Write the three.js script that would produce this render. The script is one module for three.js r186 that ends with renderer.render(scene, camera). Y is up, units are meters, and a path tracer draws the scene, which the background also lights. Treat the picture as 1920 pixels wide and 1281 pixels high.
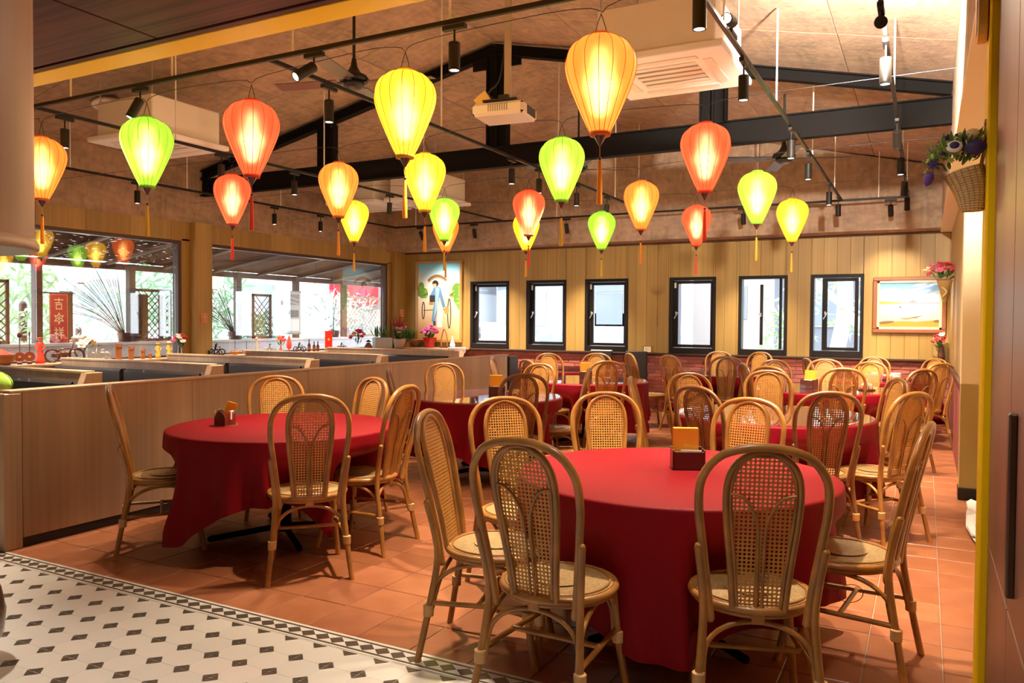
import * as THREE from 'three';
import { mergeGeometries, toCreasedNormals } from 'three/addons/utils/BufferGeometryUtils.js';

// ---------------------------------------------------------------- camera, sky, exposure
const scene = new THREE.Scene();
const camera = new THREE.PerspectiveCamera(47.02, 1920 / 1281, 0.05, 200);
camera.position.set(0, 1.48, 0);
camera.up.set(-0.0181, 0.9996, -0.0203);
camera.lookAt(-0.4659, 1.48 - 0.0261, -0.8844);
scene.add(camera);
const renderer = new THREE.WebGLRenderer({ antialias: true });
renderer.toneMapping = THREE.LinearToneMapping;
renderer.toneMappingExposure = 1.12;
renderer.shadowMap.enabled = true;
const SKY = 5.5;
scene.background = new THREE.Color(0.86 * SKY, 0.95 * SKY, 1.0 * SKY);
const SPOT = 38, LANTERN = 0.22, HALL = 17;
const WARM = [1, 0.83, 0.62], BULB = [1, 0.80, 0.52];

// ---------------------------------------------------------------- helpers
// the room is measured in X (right along the back wall), y (up) and Z (away from the camera); three.js z is -Z
let seed = 7;
const rnd = () => { seed = (seed * 1664525 + 1013904223) >>> 0; return seed / 4294967296; };
const rr = (a, b) => a + (b - a) * rnd();
const V = (X, y, Z) => new THREE.Vector3(X, y, -Z);
const L3 = (x, y, z) => new THREE.Vector3(x, y, z);
const used = {};
function numbered(n) { const k = used[n] = (used[n] ?? -1) + 1; return k ? n + '_' + String(k).padStart(3, '0') : n; }
function tag(o, label, category, group) { o.userData.label = label; o.userData.category = category; if (group) o.userData.group = group; return o; }
function thing(name, label, category, X, y, Z, turn = 0, group) {
  const o = new THREE.Group(); o.name = numbered(name); o.position.set(X, y, -Z); o.rotation.y = turn; scene.add(o);
  return tag(o, label, category, group);
}
function struct(name) { const o = new THREE.Group(); o.name = numbered(name); o.userData.kind = 'structure'; scene.add(o); return o; }
function obj(name, geo, mat, parent, label) {
  const g = Array.isArray(geo) ? merge(geo) : geo;
  const m = new THREE.Mesh(g, mat);
  if (!parent) { m.name = numbered(name); scene.add(m); }
  else { const c = parent.userData.n ??= {}; const k = c[name] = (c[name] ?? -1) + 1; m.name = k ? name + '_' + String(k).padStart(3, '0') : name; parent.add(m); }
  if (label) m.userData.label = label;
  return m;
}
function merge(list) {
  const a = list.map(g => { const h = g.index ? g.toNonIndexed() : g; for (const k of Object.keys(h.attributes)) if (!['position', 'normal', 'uv'].includes(k)) h.deleteAttribute(k); return h; });
  return a.length === 1 ? a[0] : mergeGeometries(a);
}
const face = (fx, fz) => Math.atan2(fx, -fz);          // turn that points local +z along (X, Z)
// chamfered box centred on the origin, uv in metres
function cbox(w, h, d, c = 0.004) {
  const x = w / 2, y = h / 2, z = d / 2; c = Math.min(c, x * .49, y * .49, z * .49);
  const P = [], N = [], U = [];
  const quad = (a, b, e, f, n) => { for (const p of [a, b, e, a, e, f]) { P.push(...p); N.push(...n); const ax = Math.abs(n[0]), ay = Math.abs(n[1]), az = Math.abs(n[2]); if (ax >= ay && ax >= az) U.push(p[2], p[1]); else if (ay >= az) U.push(p[0], p[2]); else U.push(p[0], p[1]); } };
  const S = [1, -1];
  for (const s of S) {
    const o = (a, b, e, f, n) => s > 0 ? quad(a, b, e, f, n) : quad(f, e, b, a, n);
    o([s * x, -y + c, z - c], [s * x, -y + c, -z + c], [s * x, y - c, -z + c], [s * x, y - c, z - c], [s, 0, 0]);
    o([-x + c, s * y, z - c], [x - c, s * y, z - c], [x - c, s * y, -z + c], [-x + c, s * y, -z + c], [0, s, 0]);
    o([-x + c, -y + c, s * z], [x - c, -y + c, s * z], [x - c, y - c, s * z], [-x + c, y - c, s * z], [0, 0, s]);
  }
  const r = Math.SQRT1_2;
  for (const s of S) for (const t of S) {
    const f = (a, b, e, g, n) => s * t > 0 ? quad(a, b, e, g, n) : quad(g, e, b, a, n);
    f([s * (x - c), t * y, z - c], [s * x, t * (y - c), z - c], [s * x, t * (y - c), -z + c], [s * (x - c), t * y, -z + c], [s * r, t * r, 0]);
    f([-x + c, s * y, t * (z - c)], [-x + c, s * (y - c), t * z], [x - c, s * (y - c), t * z], [x - c, s * y, t * (z - c)], [0, s * r, t * r]);
    f([s * x, -y + c, t * (z - c)], [s * x, y - c, t * (z - c)], [s * (x - c), y - c, t * z], [s * (x - c), -y + c, t * z], [s * r, 0, t * r]);
  }
  const g = new THREE.BufferGeometry();
  g.setAttribute('position', new THREE.Float32BufferAttribute(P, 3)); g.setAttribute('normal', new THREE.Float32BufferAttribute(N, 3)); g.setAttribute('uv', new THREE.Float32BufferAttribute(U, 2));
  return g;
}
// box between two corners given in (X, y, Z), placed where it stands, uv following the place
function rbox(X0, X1, y0, y1, Z0, Z1, c = 0.003) {
  const g = cbox(X1 - X0, y1 - y0, Z1 - Z0, c), cx = (X0 + X1) / 2, cy = (y0 + y1) / 2, cz = -(Z0 + Z1) / 2;
  g.translate(cx, cy, cz);
  const p = g.attributes.position, n = g.attributes.normal, u = g.attributes.uv;
  for (let i = 0; i < p.count; i++) { const a = [0, 1, 2].map(k => Math.abs(n.getComponent(i, k))); if (a[0] >= a[1] && a[0] >= a[2]) u.setXY(i, p.getZ(i), p.getY(i)); else if (a[1] >= a[2]) u.setXY(i, p.getX(i), p.getZ(i)); else u.setXY(i, p.getX(i), p.getY(i)); }
  return g;
}
const lbox = (w, h, d, x, y, z, c) => cbox(w, h, d, c).translate(x, y, z);
function tube(pts, r, seg = 24, rad = 7, closed = false, cap = true, tension = 0.5) {
  const cv = new THREE.CatmullRomCurve3(pts, closed, 'catmullrom', tension), len = cv.getLength();
  const g = new THREE.TubeGeometry(cv, seg, r, rad, closed), u = g.attributes.uv;
  for (let i = 0; i < u.count; i++) u.setXY(i, u.getX(i) * len, u.getY(i) * r * 6.28);
  if (closed || !cap) return g;
  return merge([g, ...[0, 1].map(t => { const p = cv.getPoint(t); return new THREE.SphereGeometry(r * .99, rad, 4).translate(p.x, p.y, p.z); })]);
}
const bar = (a, b, r, rad = 7) => tube([a, b], r, 1, rad);
function lathe(pr, seg = 20) { return new THREE.LatheGeometry(pr.map(p => new THREE.Vector2(p[0], p[1])), seg); }
const cyl = (r0, r1, h, y = 0, seg = 16) => new THREE.CylinderGeometry(r1, r0, h, seg).translate(0, y + h / 2, 0);
const ball = (r, x, y, z, s = [1, 1, 1], seg = 10) => new THREE.SphereGeometry(r, seg, Math.max(5, seg * .7 | 0)).scale(...s).translate(x, y, z);

// ---------------------------------------------------------------- procedural textures
function hash(x, y, s) { let h = (x * 374761393 + y * 668265263 + s * 974634777) | 0; h = Math.imul(h ^ (h >>> 13), 1274126177); return ((h ^ (h >>> 16)) >>> 0) / 4294967296; }
function noise(x, y, per, s) {          // tiling value noise
  const xi = Math.floor(x), yi = Math.floor(y), fx = x - xi, fy = y - yi, w = t => t * t * (3 - 2 * t), m = (a, b) => ((a % b) + b) % b;
  const h = (i, j) => hash(m(i, per[0]), m(j, per[1]), s), u = w(fx), v = w(fy);
  return (h(xi, yi) * (1 - u) + h(xi + 1, yi) * u) * (1 - v) + (h(xi, yi + 1) * (1 - u) + h(xi + 1, yi + 1) * u) * v;
}
function fbm(u, v, fx, fy, oct, s) { let a = 0, t = 0, k = 1; for (let o = 0; o < oct; o++) { a += k * noise(u * fx, v * fy, [fx, fy], s + o); t += k; k *= .55; fx *= 2; fy *= 2; } return a / t; }
// f(u, v) -> [r, g, b] multipliers (colour map, sRGB-coded) ; size in metres of one repeat
function tex(n, m, f, size, srgb = true) {
  const d = new Uint8Array(n * m * 4);
  for (let j = 0; j < m; j++) for (let i = 0; i < n; i++) { const c = f(i / n, j / m), k = (j * n + i) * 4; for (let q = 0; q < 3; q++) { let x = Math.max(0, Math.min(1, Array.isArray(c) ? c[q] : c)); if (srgb) x = x <= .0031308 ? x * 12.92 : 1.055 * x ** (1 / 2.4) - .055; d[k + q] = x * 255; } d[k + 3] = 255; }
  const t = new THREE.DataTexture(d, n, m); t.wrapS = t.wrapT = THREE.RepeatWrapping; t.magFilter = THREE.LinearFilter; t.minFilter = THREE.LinearMipmapLinearFilter; t.generateMipmaps = true;
  if (srgb) t.colorSpace = THREE.SRGBColorSpace; t.repeat.set(1 / size[0], 1 / size[1]); t.needsUpdate = true; return t;
}
function canvasTex(w, h, draw) { const c = document.createElement('canvas'); c.width = w; c.height = h; draw(c.getContext('2d'), w, h); const t = new THREE.CanvasTexture(c); t.colorSpace = THREE.SRGBColorSpace; return t; }
const mat = (rgb, rough = .6, o = {}) => new THREE.MeshPhysicalMaterial({ color: new THREE.Color().setRGB(...rgb), roughness: rough, ...o });
const grainV = tex(256, 256, (u, v) => { const g = fbm(u, v, 48, 2, 3, 3) * .5 + fbm(u, v, 8, 1, 3, 9) * .5; return .72 + .5 * (g - .2); }, [.9, 2.4]);
const grainH = tex(256, 256, (u, v) => { const g = fbm(u, v, 2, 40, 3, 5) * .55 + fbm(u, v, 1, 7, 3, 11) * .45; return .15 + 1.5 * (g - .1); }, [2.2, .8]);
const mottle = tex(512, 512, (u, v) => { const a = fbm(u, v, 5, 5, 4, 21), b = fbm(u, v, 56, 36, 3, 31), w1 = noise(u * 26 + a * 5, v * 60 + a * 3, [26, 60], 41), w2 = noise(u * 60 - a * 3, v * 24 + a * 4, [60, 24], 47); const q = a * .34 + b * .26 + w1 * .22 + w2 * .18, k = .80 + 1.05 * (q - .5); return [k, k * (.98 - .07 * (a - .5)), k * (.95 - .16 * (w1 - .5))]; }, [2.4, 2.4]);
const mottleB = tex(512, 512, (u, v) => fbm(u, v, 36, 24, 4, 31) * .6 + fbm(u, v, 90, 70, 2, 51) * .4, [1.6, 1.6], false);
const clay = tex(256, 256, (u, v) => { const a = fbm(u, v, 4, 4, 5, 61); return [.8 + .35 * (a - .4), .78 + .5 * (a - .4), .75 + .55 * (a - .4)]; }, [.55, .55]);
const cane = tex(128, 512, (u, v) => { const n = fbm(u, v, 10, 3, 3, 71), k = fbm(u, v, 3, 24, 2, 77); const d = Math.abs(v - .5) < .012 ? .55 : 1; return (.66 + .5 * (n - .2) - .18 * k) * d; }, [.5, 1]);
cane.center.set(0, 0);
const seatTex = tex(256, 256, (u, v) => { const X = Math.floor(u * 20), Y = v * 20, zig = Math.abs(((X % 8) + 8) % 8 - 4); const q = Math.floor(Y + zig * .5); const t = ((Y + zig * .5) % 1 + 1) % 1, s = (u * 20) % 1; const e = Math.min(t, 1 - t, .5) * 2, e2 = Math.min(s, 1 - s) * 2; return (.55 + .3 * hash(X, q, 5)) * (.55 + .45 * Math.min(1, e * 2.5)) * (.7 + .3 * Math.min(1, e2 * 3)); }, [.2, .2]);
const brickN = tex(128, 128, (u, v) => fbm(u, v, 8, 8, 4, 81), [.25, .25], false);
const weaveB = tex(64, 64, (u, v) => .5 + .25 * Math.sin(u * 50.27) + .25 * Math.sin(v * 50.27), [.03, .03], false);

const M = {
  rattan: mat([.50, .21, .038], .36, { map: cane, clearcoat: .35, clearcoatRoughness: .3 }),
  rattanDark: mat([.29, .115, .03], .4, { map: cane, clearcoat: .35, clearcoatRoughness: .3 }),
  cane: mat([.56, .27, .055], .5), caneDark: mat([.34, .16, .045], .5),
  seat: mat([.64, .41, .16], .42, { map: seatTex, bumpMap: seatTex, bumpScale: .0025, clearcoat: .3, clearcoatRoughness: .35 }),
  wrap: mat([.58, .34, .13], .5),
  red: mat([.20, .0022, .0075], .55, { specularIntensity: .25, bumpMap: weaveB, bumpScale: .0004 }),
  redDeep: mat([.20, .0025, .010], .5, { specularIntensity: .3 }),
  lam: mat([.46, .295, .18], .42, { map: grainV }),
  lamEdge: mat([.52, .34, .21], .5, { map: grainV }),
  plank: [0, 1, 2, 3].map(i => mat([[.44, .265, .068], [.40, .24, .06], [.47, .295, .08], [.43, .265, .072]][i], .5, { map: grainV })),
  stucco: mat([.46, .32, .225], .95, { map: mottle, bumpMap: mottleB, bumpScale: .006 }),
  terra: [0, 1, 2, 3].map(i => mat([[.37, .125, .052], [.335, .11, .045], [.40, .14, .06], [.355, .12, .055]][i], .36, { map: clay })),
  grout: mat([.32, .22, .16], .9), groutW: mat([.48, .43, .37], .9),
  tileW: [0, 1].map(i => mat([[.68, .635, .575], [.65, .61, .555]][i], .25)), tileB: mat([.085, .066, .046], .3),
  steel: mat([.008, .0065, .006], .8, { specularIntensity: .2 }), black: mat([.012, .011, .012], .45), can: mat([.014, .010, .007], .5, { specularIntensity: .5 }),
  yellow: mat([.90, .56, .003], .6, { specularIntensity: .3 }), brown: mat([.12, .034, .020], .6, { map: grainH, specularIntensity: .25 }),
  door: mat([.26, .105, .065], .4, { map: grainV, clearcoat: .25, clearcoatRoughness: .3 }), handle: mat([.10, .055, .035], .35, { metalness: .6 }),
  cream: mat([.88, .78, .50], .7), olive: mat([.44, .345, .11], .7),
  brick: [0, 1, 2, 3, 4].map(i => mat([[.40, .095, .065], [.34, .075, .055], [.46, .13, .085], [.36, .10, .08], [.28, .075, .065]][i], .8, { bumpMap: brickN, bumpScale: .004 })),
  mortar: mat([.26, .13, .10], .95), sill: mat([.05, .022, .014], .35), frame: mat([.012, .008, .007], .5, { specularIntensity: .4 }), frameBrown: mat([.075, .028, .016], .45),
  pane: new THREE.MeshPhysicalMaterial({ color: 0xffffff, roughness: .02, transmission: 1, thickness: 0, ior: 1.5 }),
  paneCoat: new THREE.MeshPhysicalMaterial({ color: 0xffffff, roughness: .02, transmission: 1, thickness: 0, ior: 1.8 }),
  glass: new THREE.MeshPhysicalMaterial({ color: 0xf6fffb, roughness: .02, transmission: 1, thickness: 0, ior: 1.5 }),
  metal: mat([.6, .6, .6], .35, { metalness: .8 }), white: mat([.82, .80, .77], .5), offwhite: mat([.74, .68, .58], .55), grey: mat([.30, .29, .28], .5),
  cushion: mat([.028, .022, .021], .45, { clearcoat: .15 }), darkwood: mat([.085, .018, .012], .35, { clearcoat: .5 }), redwood: mat([.25, .05, .025], .35, { clearcoat: .5 }),
  napkin: mat([.95, .42, .03], .75), wood: mat([.35, .16, .06], .5, { map: grainH }), gold: mat([.62, .36, .08], .4, { metalness: .3 }),
  leaf: [0, 1, 2].map(i => mat([[.06, .16, .03], [.10, .26, .05], [.20, .36, .08]][i], .6, { transmission: .3, thickness: 0 })),
  soil: mat([.05, .03, .02], .95), clayPot: mat([.42, .16, .06], .7), cream2: mat([.80, .62, .42], .6),
};
const em = (rgb, k, base = [.8, .8, .8]) => new THREE.MeshStandardMaterial({ color: new THREE.Color().setRGB(...base), emissive: new THREE.Color().setRGB(...rgb), emissiveIntensity: k, roughness: .6 });
// ---------------------------------------------------------------- floor
const CEIL = X => 4.64 - .2166 * Math.abs(X + 4.4);
const floor = struct('floor');
obj('screed', rbox(-9.4, .6, -.12, -.004, 2.87, 13.0, 0), M.grout, floor);
{ // terracotta tiles: those nearest the lens singly, the rest joined
  const p = .302, g = [0, 1, 2].map(() => cbox(p - .005, .012, p - .005, .003)), rest = [];
  const spots = [];
  for (let i = 0; i < 33; i++) for (let j = 0; j < 34; j++) {
    const X = .09 + p * .5 - p * i, Z = 2.87 + p * .5 + p * j - .0; if (Z > 12.8) continue;
    spots.push([X, Z]);
  }
  const score = ([X, Z]) => { const t = X / Z; const vis = t > -1.12 && t < .12 ? 0 : 40; return Z + vis + (X < -5.3 ? 30 : 0); };
  spots.sort((a, b) => score(a) - score(b));
  spots.forEach(([X, Z], k) => {
    if (k < 300) { const m = obj('tile', g[k % 3], M.terra[(hash(X * 31 | 0, Z * 17 | 0, 3) * 4) | 0], floor); m.position.set(X, -.006 + rr(-.0006, .0006), -Z); m.rotation.set(rr(-.0015, .0015), (k % 4) * Math.PI / 2, rr(-.0015, .0015)); }
    else rest.push(cbox(p - .005, .012, p - .005, .003).translate(X, -.006, -Z));
  });
  const r = obj('tiling', rest, M.terra[0], floor); r.userData.kind = 'stuff';
}
const floorEntry = struct('floor_entry');
obj('screed', rbox(-9.4, .6, -.12, -.0014, -3, 2.87, 0), M.groutW, floorEntry);
{
  const px = .172, pz = .157, x0 = -3.276, z0 = 2.573, h = .042;
  const octo = (hx0, hx1, hz0, hz1) => { // octagon with its corners cut for the dark dots
    const a = px / 2 - .0012, b = pz / 2 - .0012, s = new THREE.Shape();
    [[-a + h, -b], [a - h, -b], [a, -b + h], [a, b - h], [a - h, b], [-a + h, b], [-a, b - h], [-a, -b + h]].forEach(([x, y], i) => i ? s.lineTo(x, y) : s.moveTo(x, y));
    return new THREE.ExtrudeGeometry(s, { depth: .006, bevelEnabled: true, bevelThickness: .0008, bevelSize: .0008, bevelSegments: 1 }).rotateX(-Math.PI / 2).translate(0, -.0068, 0);
  };
  const og = octo();
  const tri = (a, b, c) => { const s = new THREE.Shape(); s.moveTo(...a); s.lineTo(...b); s.lineTo(...c); return new THREE.ExtrudeGeometry(s, { depth: .006, bevelEnabled: false }).rotateX(-Math.PI / 2).translate(0, -.006, 0); };
  const e = h - .002, t = .0022;
  const dot = merge([tri([t, t * .2 + t], [e - t, t], [t, e - t]), tri([-t, t], [-t, e - t], [-e + t, t]), tri([-t, -t], [-e + t, -t], [-t, -e + t]), tri([t, -t], [t, -e + t], [e - t, -t])]).rotateY(Math.PI / 4).scale(1, 1, 1);
  const dotg = merge([0, 1, 2, 3].map(k => { const a = k * Math.PI / 2, q = e, s = new THREE.Shape(), p = (r, w) => [r * Math.cos(w), r * Math.sin(w)]; const m = a + Math.PI / 4; const off = p(.0036, m), P = [[0, 0], p(q - .003, a), p(q - .003, a + Math.PI / 2)].map(v => [v[0] + off[0], v[1] + off[1]]); return tri(...P); }));
  const half = (() => { const q = e; return tri([-q, 0], [0, -q], [q, 0]); })();
  const rest = [], restD = [];
  let n = 0, nd = 0;
  for (let j = 0; j < 17; j++) for (let i = -10; i < 21; i++) {
    const X = x0 + px * (i + .5), Z = z0 - pz * (j - .5);
    if (Z > 2.74 || X > .18 || X < -5.2) continue;
    const t = X / Z, seen = t > -1.95 && t < -.35;
    if (seen && n < 298) { const m = obj('tile', og, M.tileW[hash(i, j, 8) > .5 ? 1 : 0], floorEntry); m.position.set(X, 0, -Z); n++; } else rest.push(og.clone().translate(X, 0, -Z));
    if (j > 0 && seen && nd < 298) { const m = obj('dot_tile', dotg, M.tileB, floorEntry); m.position.set(x0 + px * i, .0008, -(z0 - pz * (j - 1))); nd++; }
    else if (j > 0) restD.push(dotg.clone().translate(x0 + px * i, .0008, -(z0 - pz * (j - 1))));
    if (j === 0) { const m = obj('dot_tile', half, M.tileB, floorEntry); m.position.set(x0 + px * i, .0008, -(z0 + pz)); }
  }
  for (let X = x0 - px * 11; X < .15; X += px) rest.push(rbox(X - px * .5 + .001, X + px * .5 - .001, -.006, 0, -3, z0 - pz * 16.5, .0005));
  obj('tiling', rest, M.tileW[0], floorEntry).userData.kind = 'stuff';
  if (restD.length) obj('dot_tiling', restD, M.tileB, floorEntry).userData.kind = 'stuff';
  // border: white edge, two black lines, black diamonds on white
  for (const [a, b, m] of [[2.858, 2.876, M.tileW[0]], [2.845, 2.858, M.tileB], [2.769, 2.845, M.tileW[1]], [2.756, 2.769, M.tileB], [2.744, 2.756, M.tileW[0]]])
    obj('border_strip', rbox(-5.4, .19, -.006, .0003 + (m === M.tileB ? .0006 : 0), a, b, .0004), m, floorEntry);
  const dg = (() => { const s = new THREE.Shape(); s.moveTo(-.042, 0); s.lineTo(0, -.036); s.lineTo(.042, 0); s.lineTo(0, .036); return new THREE.ExtrudeGeometry(s, { depth: .0014, bevelEnabled: false }).rotateX(-Math.PI / 2); })();
  for (let X = -5.34; X < .15; X += .0864) { const m = obj('diamond_tile', dg, M.tileB, floorEntry); m.position.set(X + .02, 0, -2.806); }
}
// ---------------------------------------------------------------- back wall: brick dado, sill, planks, six windows
const ZB = 12.8, WIN = [[-7.624, -6.823], [-6.437, -5.673], [-5.285, -4.519], [-3.773, -3.031], [-2.641, -1.925], [-1.557, -.839]], WY = [.985, 2.205];
const wallBack = struct('wall_back');
{
  const s = new THREE.Shape(); s.moveTo(-9.4, -.1); s.lineTo(.6, -.1); s.lineTo(.6, 3.0); s.lineTo(-9.4, 3.0);
  for (const [a, b] of WIN) { const h = new THREE.Path(); h.moveTo(a, WY[0]); h.lineTo(a, WY[1]); h.lineTo(b, WY[1]); h.lineTo(b, WY[0]); s.holes.push(h); }
  obj('backing', new THREE.ExtrudeGeometry(s, { depth: .2, bevelEnabled: false }).translate(0, 0, -ZB - .222), M.frameBrown, wallBack);
  // planks
  const pw = .186; let k = 0;
  for (let X = -9.2; X < .33; X += pw, k++) {
    const a = X, b = Math.min(X + pw, .36), m = M.plank[(hash(k, 1, 2) * 4) | 0];
    const cut = WIN.filter(w => w[0] < b - .001 && w[1] > a + .001);
    const put = (x0, x1, y0, y1) => { if (x1 - x0 > .012) obj('plank', rbox(x0 + .0008, x1 - .0008, y0, y1, ZB - .001, ZB + .021 + .002 * hash(k, 3, 1), .0025).translate(0, 0, 0), m, wallBack); };
    if (!cut.length) put(a, b, .96, 2.95);
    else { const w = cut[0]; put(Math.max(a, w[0]), Math.min(b, w[1]), WY[1], 2.95); if (a < w[0]) put(a, w[0], .96, 2.95); if (b > w[1]) put(w[1], b, .96, 2.95); }
  }
  // bricks: the courses in view singly, those below joined
  const bl = .225, bh = .062, rest = [], g = [0, 1, 2, 3].map(i => cbox(bl - .011, bh - .010, .03, .004));
  obj('mortar', rbox(-9.2, .36, 0, .93, ZB + .004, ZB + .024, 0), M.mortar, wallBack);
  for (let c = 0; c < 15; c++) for (let i = 0; i < 43; i++) {
    const X = -9.2 + bl * (i + .5 + (c % 2) * .5), y = .925 - bh * (c + .5); if (X > .33 || y < .02) continue;
    if (c < 6) { const m = obj('brick', g[(i + c) % 4], M.brick[(hash(i, c, 4) * 5) | 0], wallBack); m.position.set(X, y, -(ZB + .008 + .003 * hash(i, c, 6))); }
    else rest.push(cbox(bl - .011, bh - .010, .03, .004).translate(X, y, -(ZB + .009)));
  }
  obj('brickwork', rest, M.brick[0], wallBack).userData.kind = 'stuff';
}
const sillB = obj('trim_1', rbox(-9.2, .36, .93, .962, ZB - .075, ZB + .02, .006), M.sill); sillB.userData.kind = 'structure';
WIN.forEach(([a, b], i) => {
  const w = struct('window_' + (i + 1)), y0 = WY[0], y1 = WY[1], z0 = ZB - .012, z1 = ZB + .16, f = .035;
  for (const g of [rbox(a - .015, a + f, y0 - .02, y1 + .015, z0, z1), rbox(b - f, b + .015, y0 - .02, y1 + .015, z0, z1), rbox(a + f, b - f, y1 - f, y1 + .015, z0, z1), rbox(a + f, b - f, y0 - .02, y0 + .07, z0, z1)]) obj('window_frame', g, M.frame, w);
  const sash = (x0, x1, name = 'sash') => { // sash with pane and lever
    const t = .05, za = ZB + .07, zb = ZB + .11, ya = y0 + .075, yb = y1 - f - .005;
    const s = obj(name, [rbox(x0, x0 + t * 1.5, ya, yb, za, zb), rbox(x1 - t, x1, ya, yb, za, zb), rbox(x0 + t * 1.5, x1 - t, yb - t, yb, za, zb), rbox(x0 + t * 1.5, x1 - t, ya, ya + t, za, zb)], M.frame, w);
    obj('pane', rbox(x0 + t * 1.5 - .004, x1 - t + .004, ya + t - .004, yb - t + .004, za + .018, za + .024, 0), M.pane, s);
    const h = obj('window_handle', [lbox(.02, .05, .02, 0, 0, 0, .004), lbox(.016, .12, .014, .025, -.035, .022, .004).rotateZ(-.5)], M.metal, s); h.position.set(x0 + t * .9, (ya + yb) / 2 + .02, -za + .012);
    if (i < 4) obj('label_tag', rbox(x0 + .012, x0 + .045, yb - .12, yb - .03, za - .003, za, .001), M.offwhite, s);
  };
  if (i < 4) sash(a + f + .004, b - f - .004);
  else if (i === 4) { // open casement seen edge-on inside the frame
    const s = obj('sash', [rbox(a + .30, a + .345, y0 + .14, y1 - .12, ZB + .1, ZB + .14), rbox(b - f - .085, b - f - .045, y0 + .075, y1 - f, ZB + .08, ZB + .13)], M.frame, w);
    obj('pane', rbox(a + .345, b - f - .085, y0 + .075, y1 - f, ZB + .11, ZB + .116, 0), M.pane, s);
    obj('window_handle', [lbox(.05, .025, .02, 0, 0, 0, .004), lbox(.02, .06, .02, .02, -.02, .01, .004)], M.metal, s).position.set(a + .30, 1.62, -(ZB + .09));
  } else sash(a + .145, b - f - .03);
});
// ---------------------------------------------------------------- stucco upper walls, ceiling boards
{ // gable over the back wall
  const g = struct('bulkhead_back'), s = new THREE.Shape(); s.moveTo(-9.4, 2.80); s.lineTo(.5, 2.80); s.lineTo(.5, 3.56); s.lineTo(-4.4, 4.7); s.lineTo(-9.4, 3.55);
  obj('fascia', new THREE.ExtrudeGeometry(s, { depth: .7, bevelEnabled: false }).translate(0, 0, -12.97), M.stucco, g);
  obj('shadow_batten', rbox(-9.2, .3, 2.775, 2.80, 12.72, 12.8, .003), M.frameBrown, g);
  const r = struct('bulkhead_right');
  obj('fascia', rbox(.17, .6, 2.80, 3.9, 3.05, 12.97, .01), M.stucco, r);
  obj('bead', rbox(.200, .212, 2.790, 2.802, 3.05, 12.25, .003), M.frameBrown, r);
  const l = struct('bulkhead_left');
  obj('fascia', rbox(-9.5, -9.17, 2.83, 3.75, 3.05, 12.97, .01), M.stucco, l);
}
const ceiling = struct('ceiling');
{
  const a = Math.atan(.2166), len = 4.95 / Math.cos(a), cols = 4, rows = 5, Z0 = 3.05, dz = (12.95 - Z0) / rows, dl = len / cols;
  for (const s of [1, -1]) for (let i = 0; i < cols; i++) for (let j = 0; j < rows; j++) {
    const m = obj('ceiling_board', cbox(dl - .006, .03, dz - .006, .003), M.stucco, ceiling);
    const q = (i + .5) * dl; m.position.set(-4.4 + s * q * Math.cos(a), 4.66 - q * Math.sin(a) + .015, -(Z0 + (j + .5) * dz)); m.rotation.z = -s * a;
    const u = m.geometry.attributes.uv; for (let k = 0; k < u.count; k++) u.setXY(k, u.getX(k) + i * .73 + j * .31, u.getY(k) + j * 1.17 + (s > 0 ? .4 : 0));
  }
  for (const s of [1, -1]) { const g = cbox(5.2 / Math.cos(a), .1, 10.2, .0).translate(s * 2.6 / Math.cos(a), 0, 0); g.rotateZ(-s * a); g.translate(-4.4, 4.75, -8.0); obj('roof_deck', g, M.frameBrown, ceiling); }
}
// ---------------------------------------------------------------- roof trusses
function truss(Z, label, light) {
  const t = thing('roof_truss', label, 'truss', 0, 0, Z), m = light ? M.trussWarm : M.steel, D = .1;
  const ib = (x0, y0, x1, y1, h, name) => { // I-section member
    const L = Math.hypot(x1 - x0, y1 - y0), g = merge([cbox(L, h, .02, .001), cbox(L, .014, D, .001).translate(0, h / 2, 0), cbox(L, .014, D, .001).translate(0, -h / 2, 0)]);
    g.rotateZ(Math.atan2(y1 - y0, x1 - x0)); g.translate((x0 + x1) / 2, (y0 + y1) / 2, 0); return obj(name, g, m, t);
  };
  ib(-9.17, 3.345, .17, 3.345, .225, 'bottom_chord');
  ib(-9.17, 3.53, -4.4, 4.57, .10, 'rafter'); ib(.17, 3.53, -4.4, 4.57, .10, 'rafter');
  for (const X of [-6.87, -4.36, -1.91]) obj('post', [lbox(.02, CEIL(X) - .12 - 3.45, D, X, (CEIL(X) - .12 + 3.45) / 2, 0, .001), ...[-.125, .125].map(o => lbox(.014, CEIL(X) - .12 - 3.45, D, X + o, (CEIL(X) - .12 + 3.45) / 2, 0, .001)), lbox(.25, CEIL(X) - .15 - 3.45, .02, X, (CEIL(X) - .15 + 3.45) / 2, 0, .001)], m, t);
  obj('gusset_plate', [lbox(.62, .16, .03, -4.38, 4.44, 0, .002)], m, t);
  return t;
}
truss(7.9, 'black steel roof truss spanning the room under the stucco ceiling', false);
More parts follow.
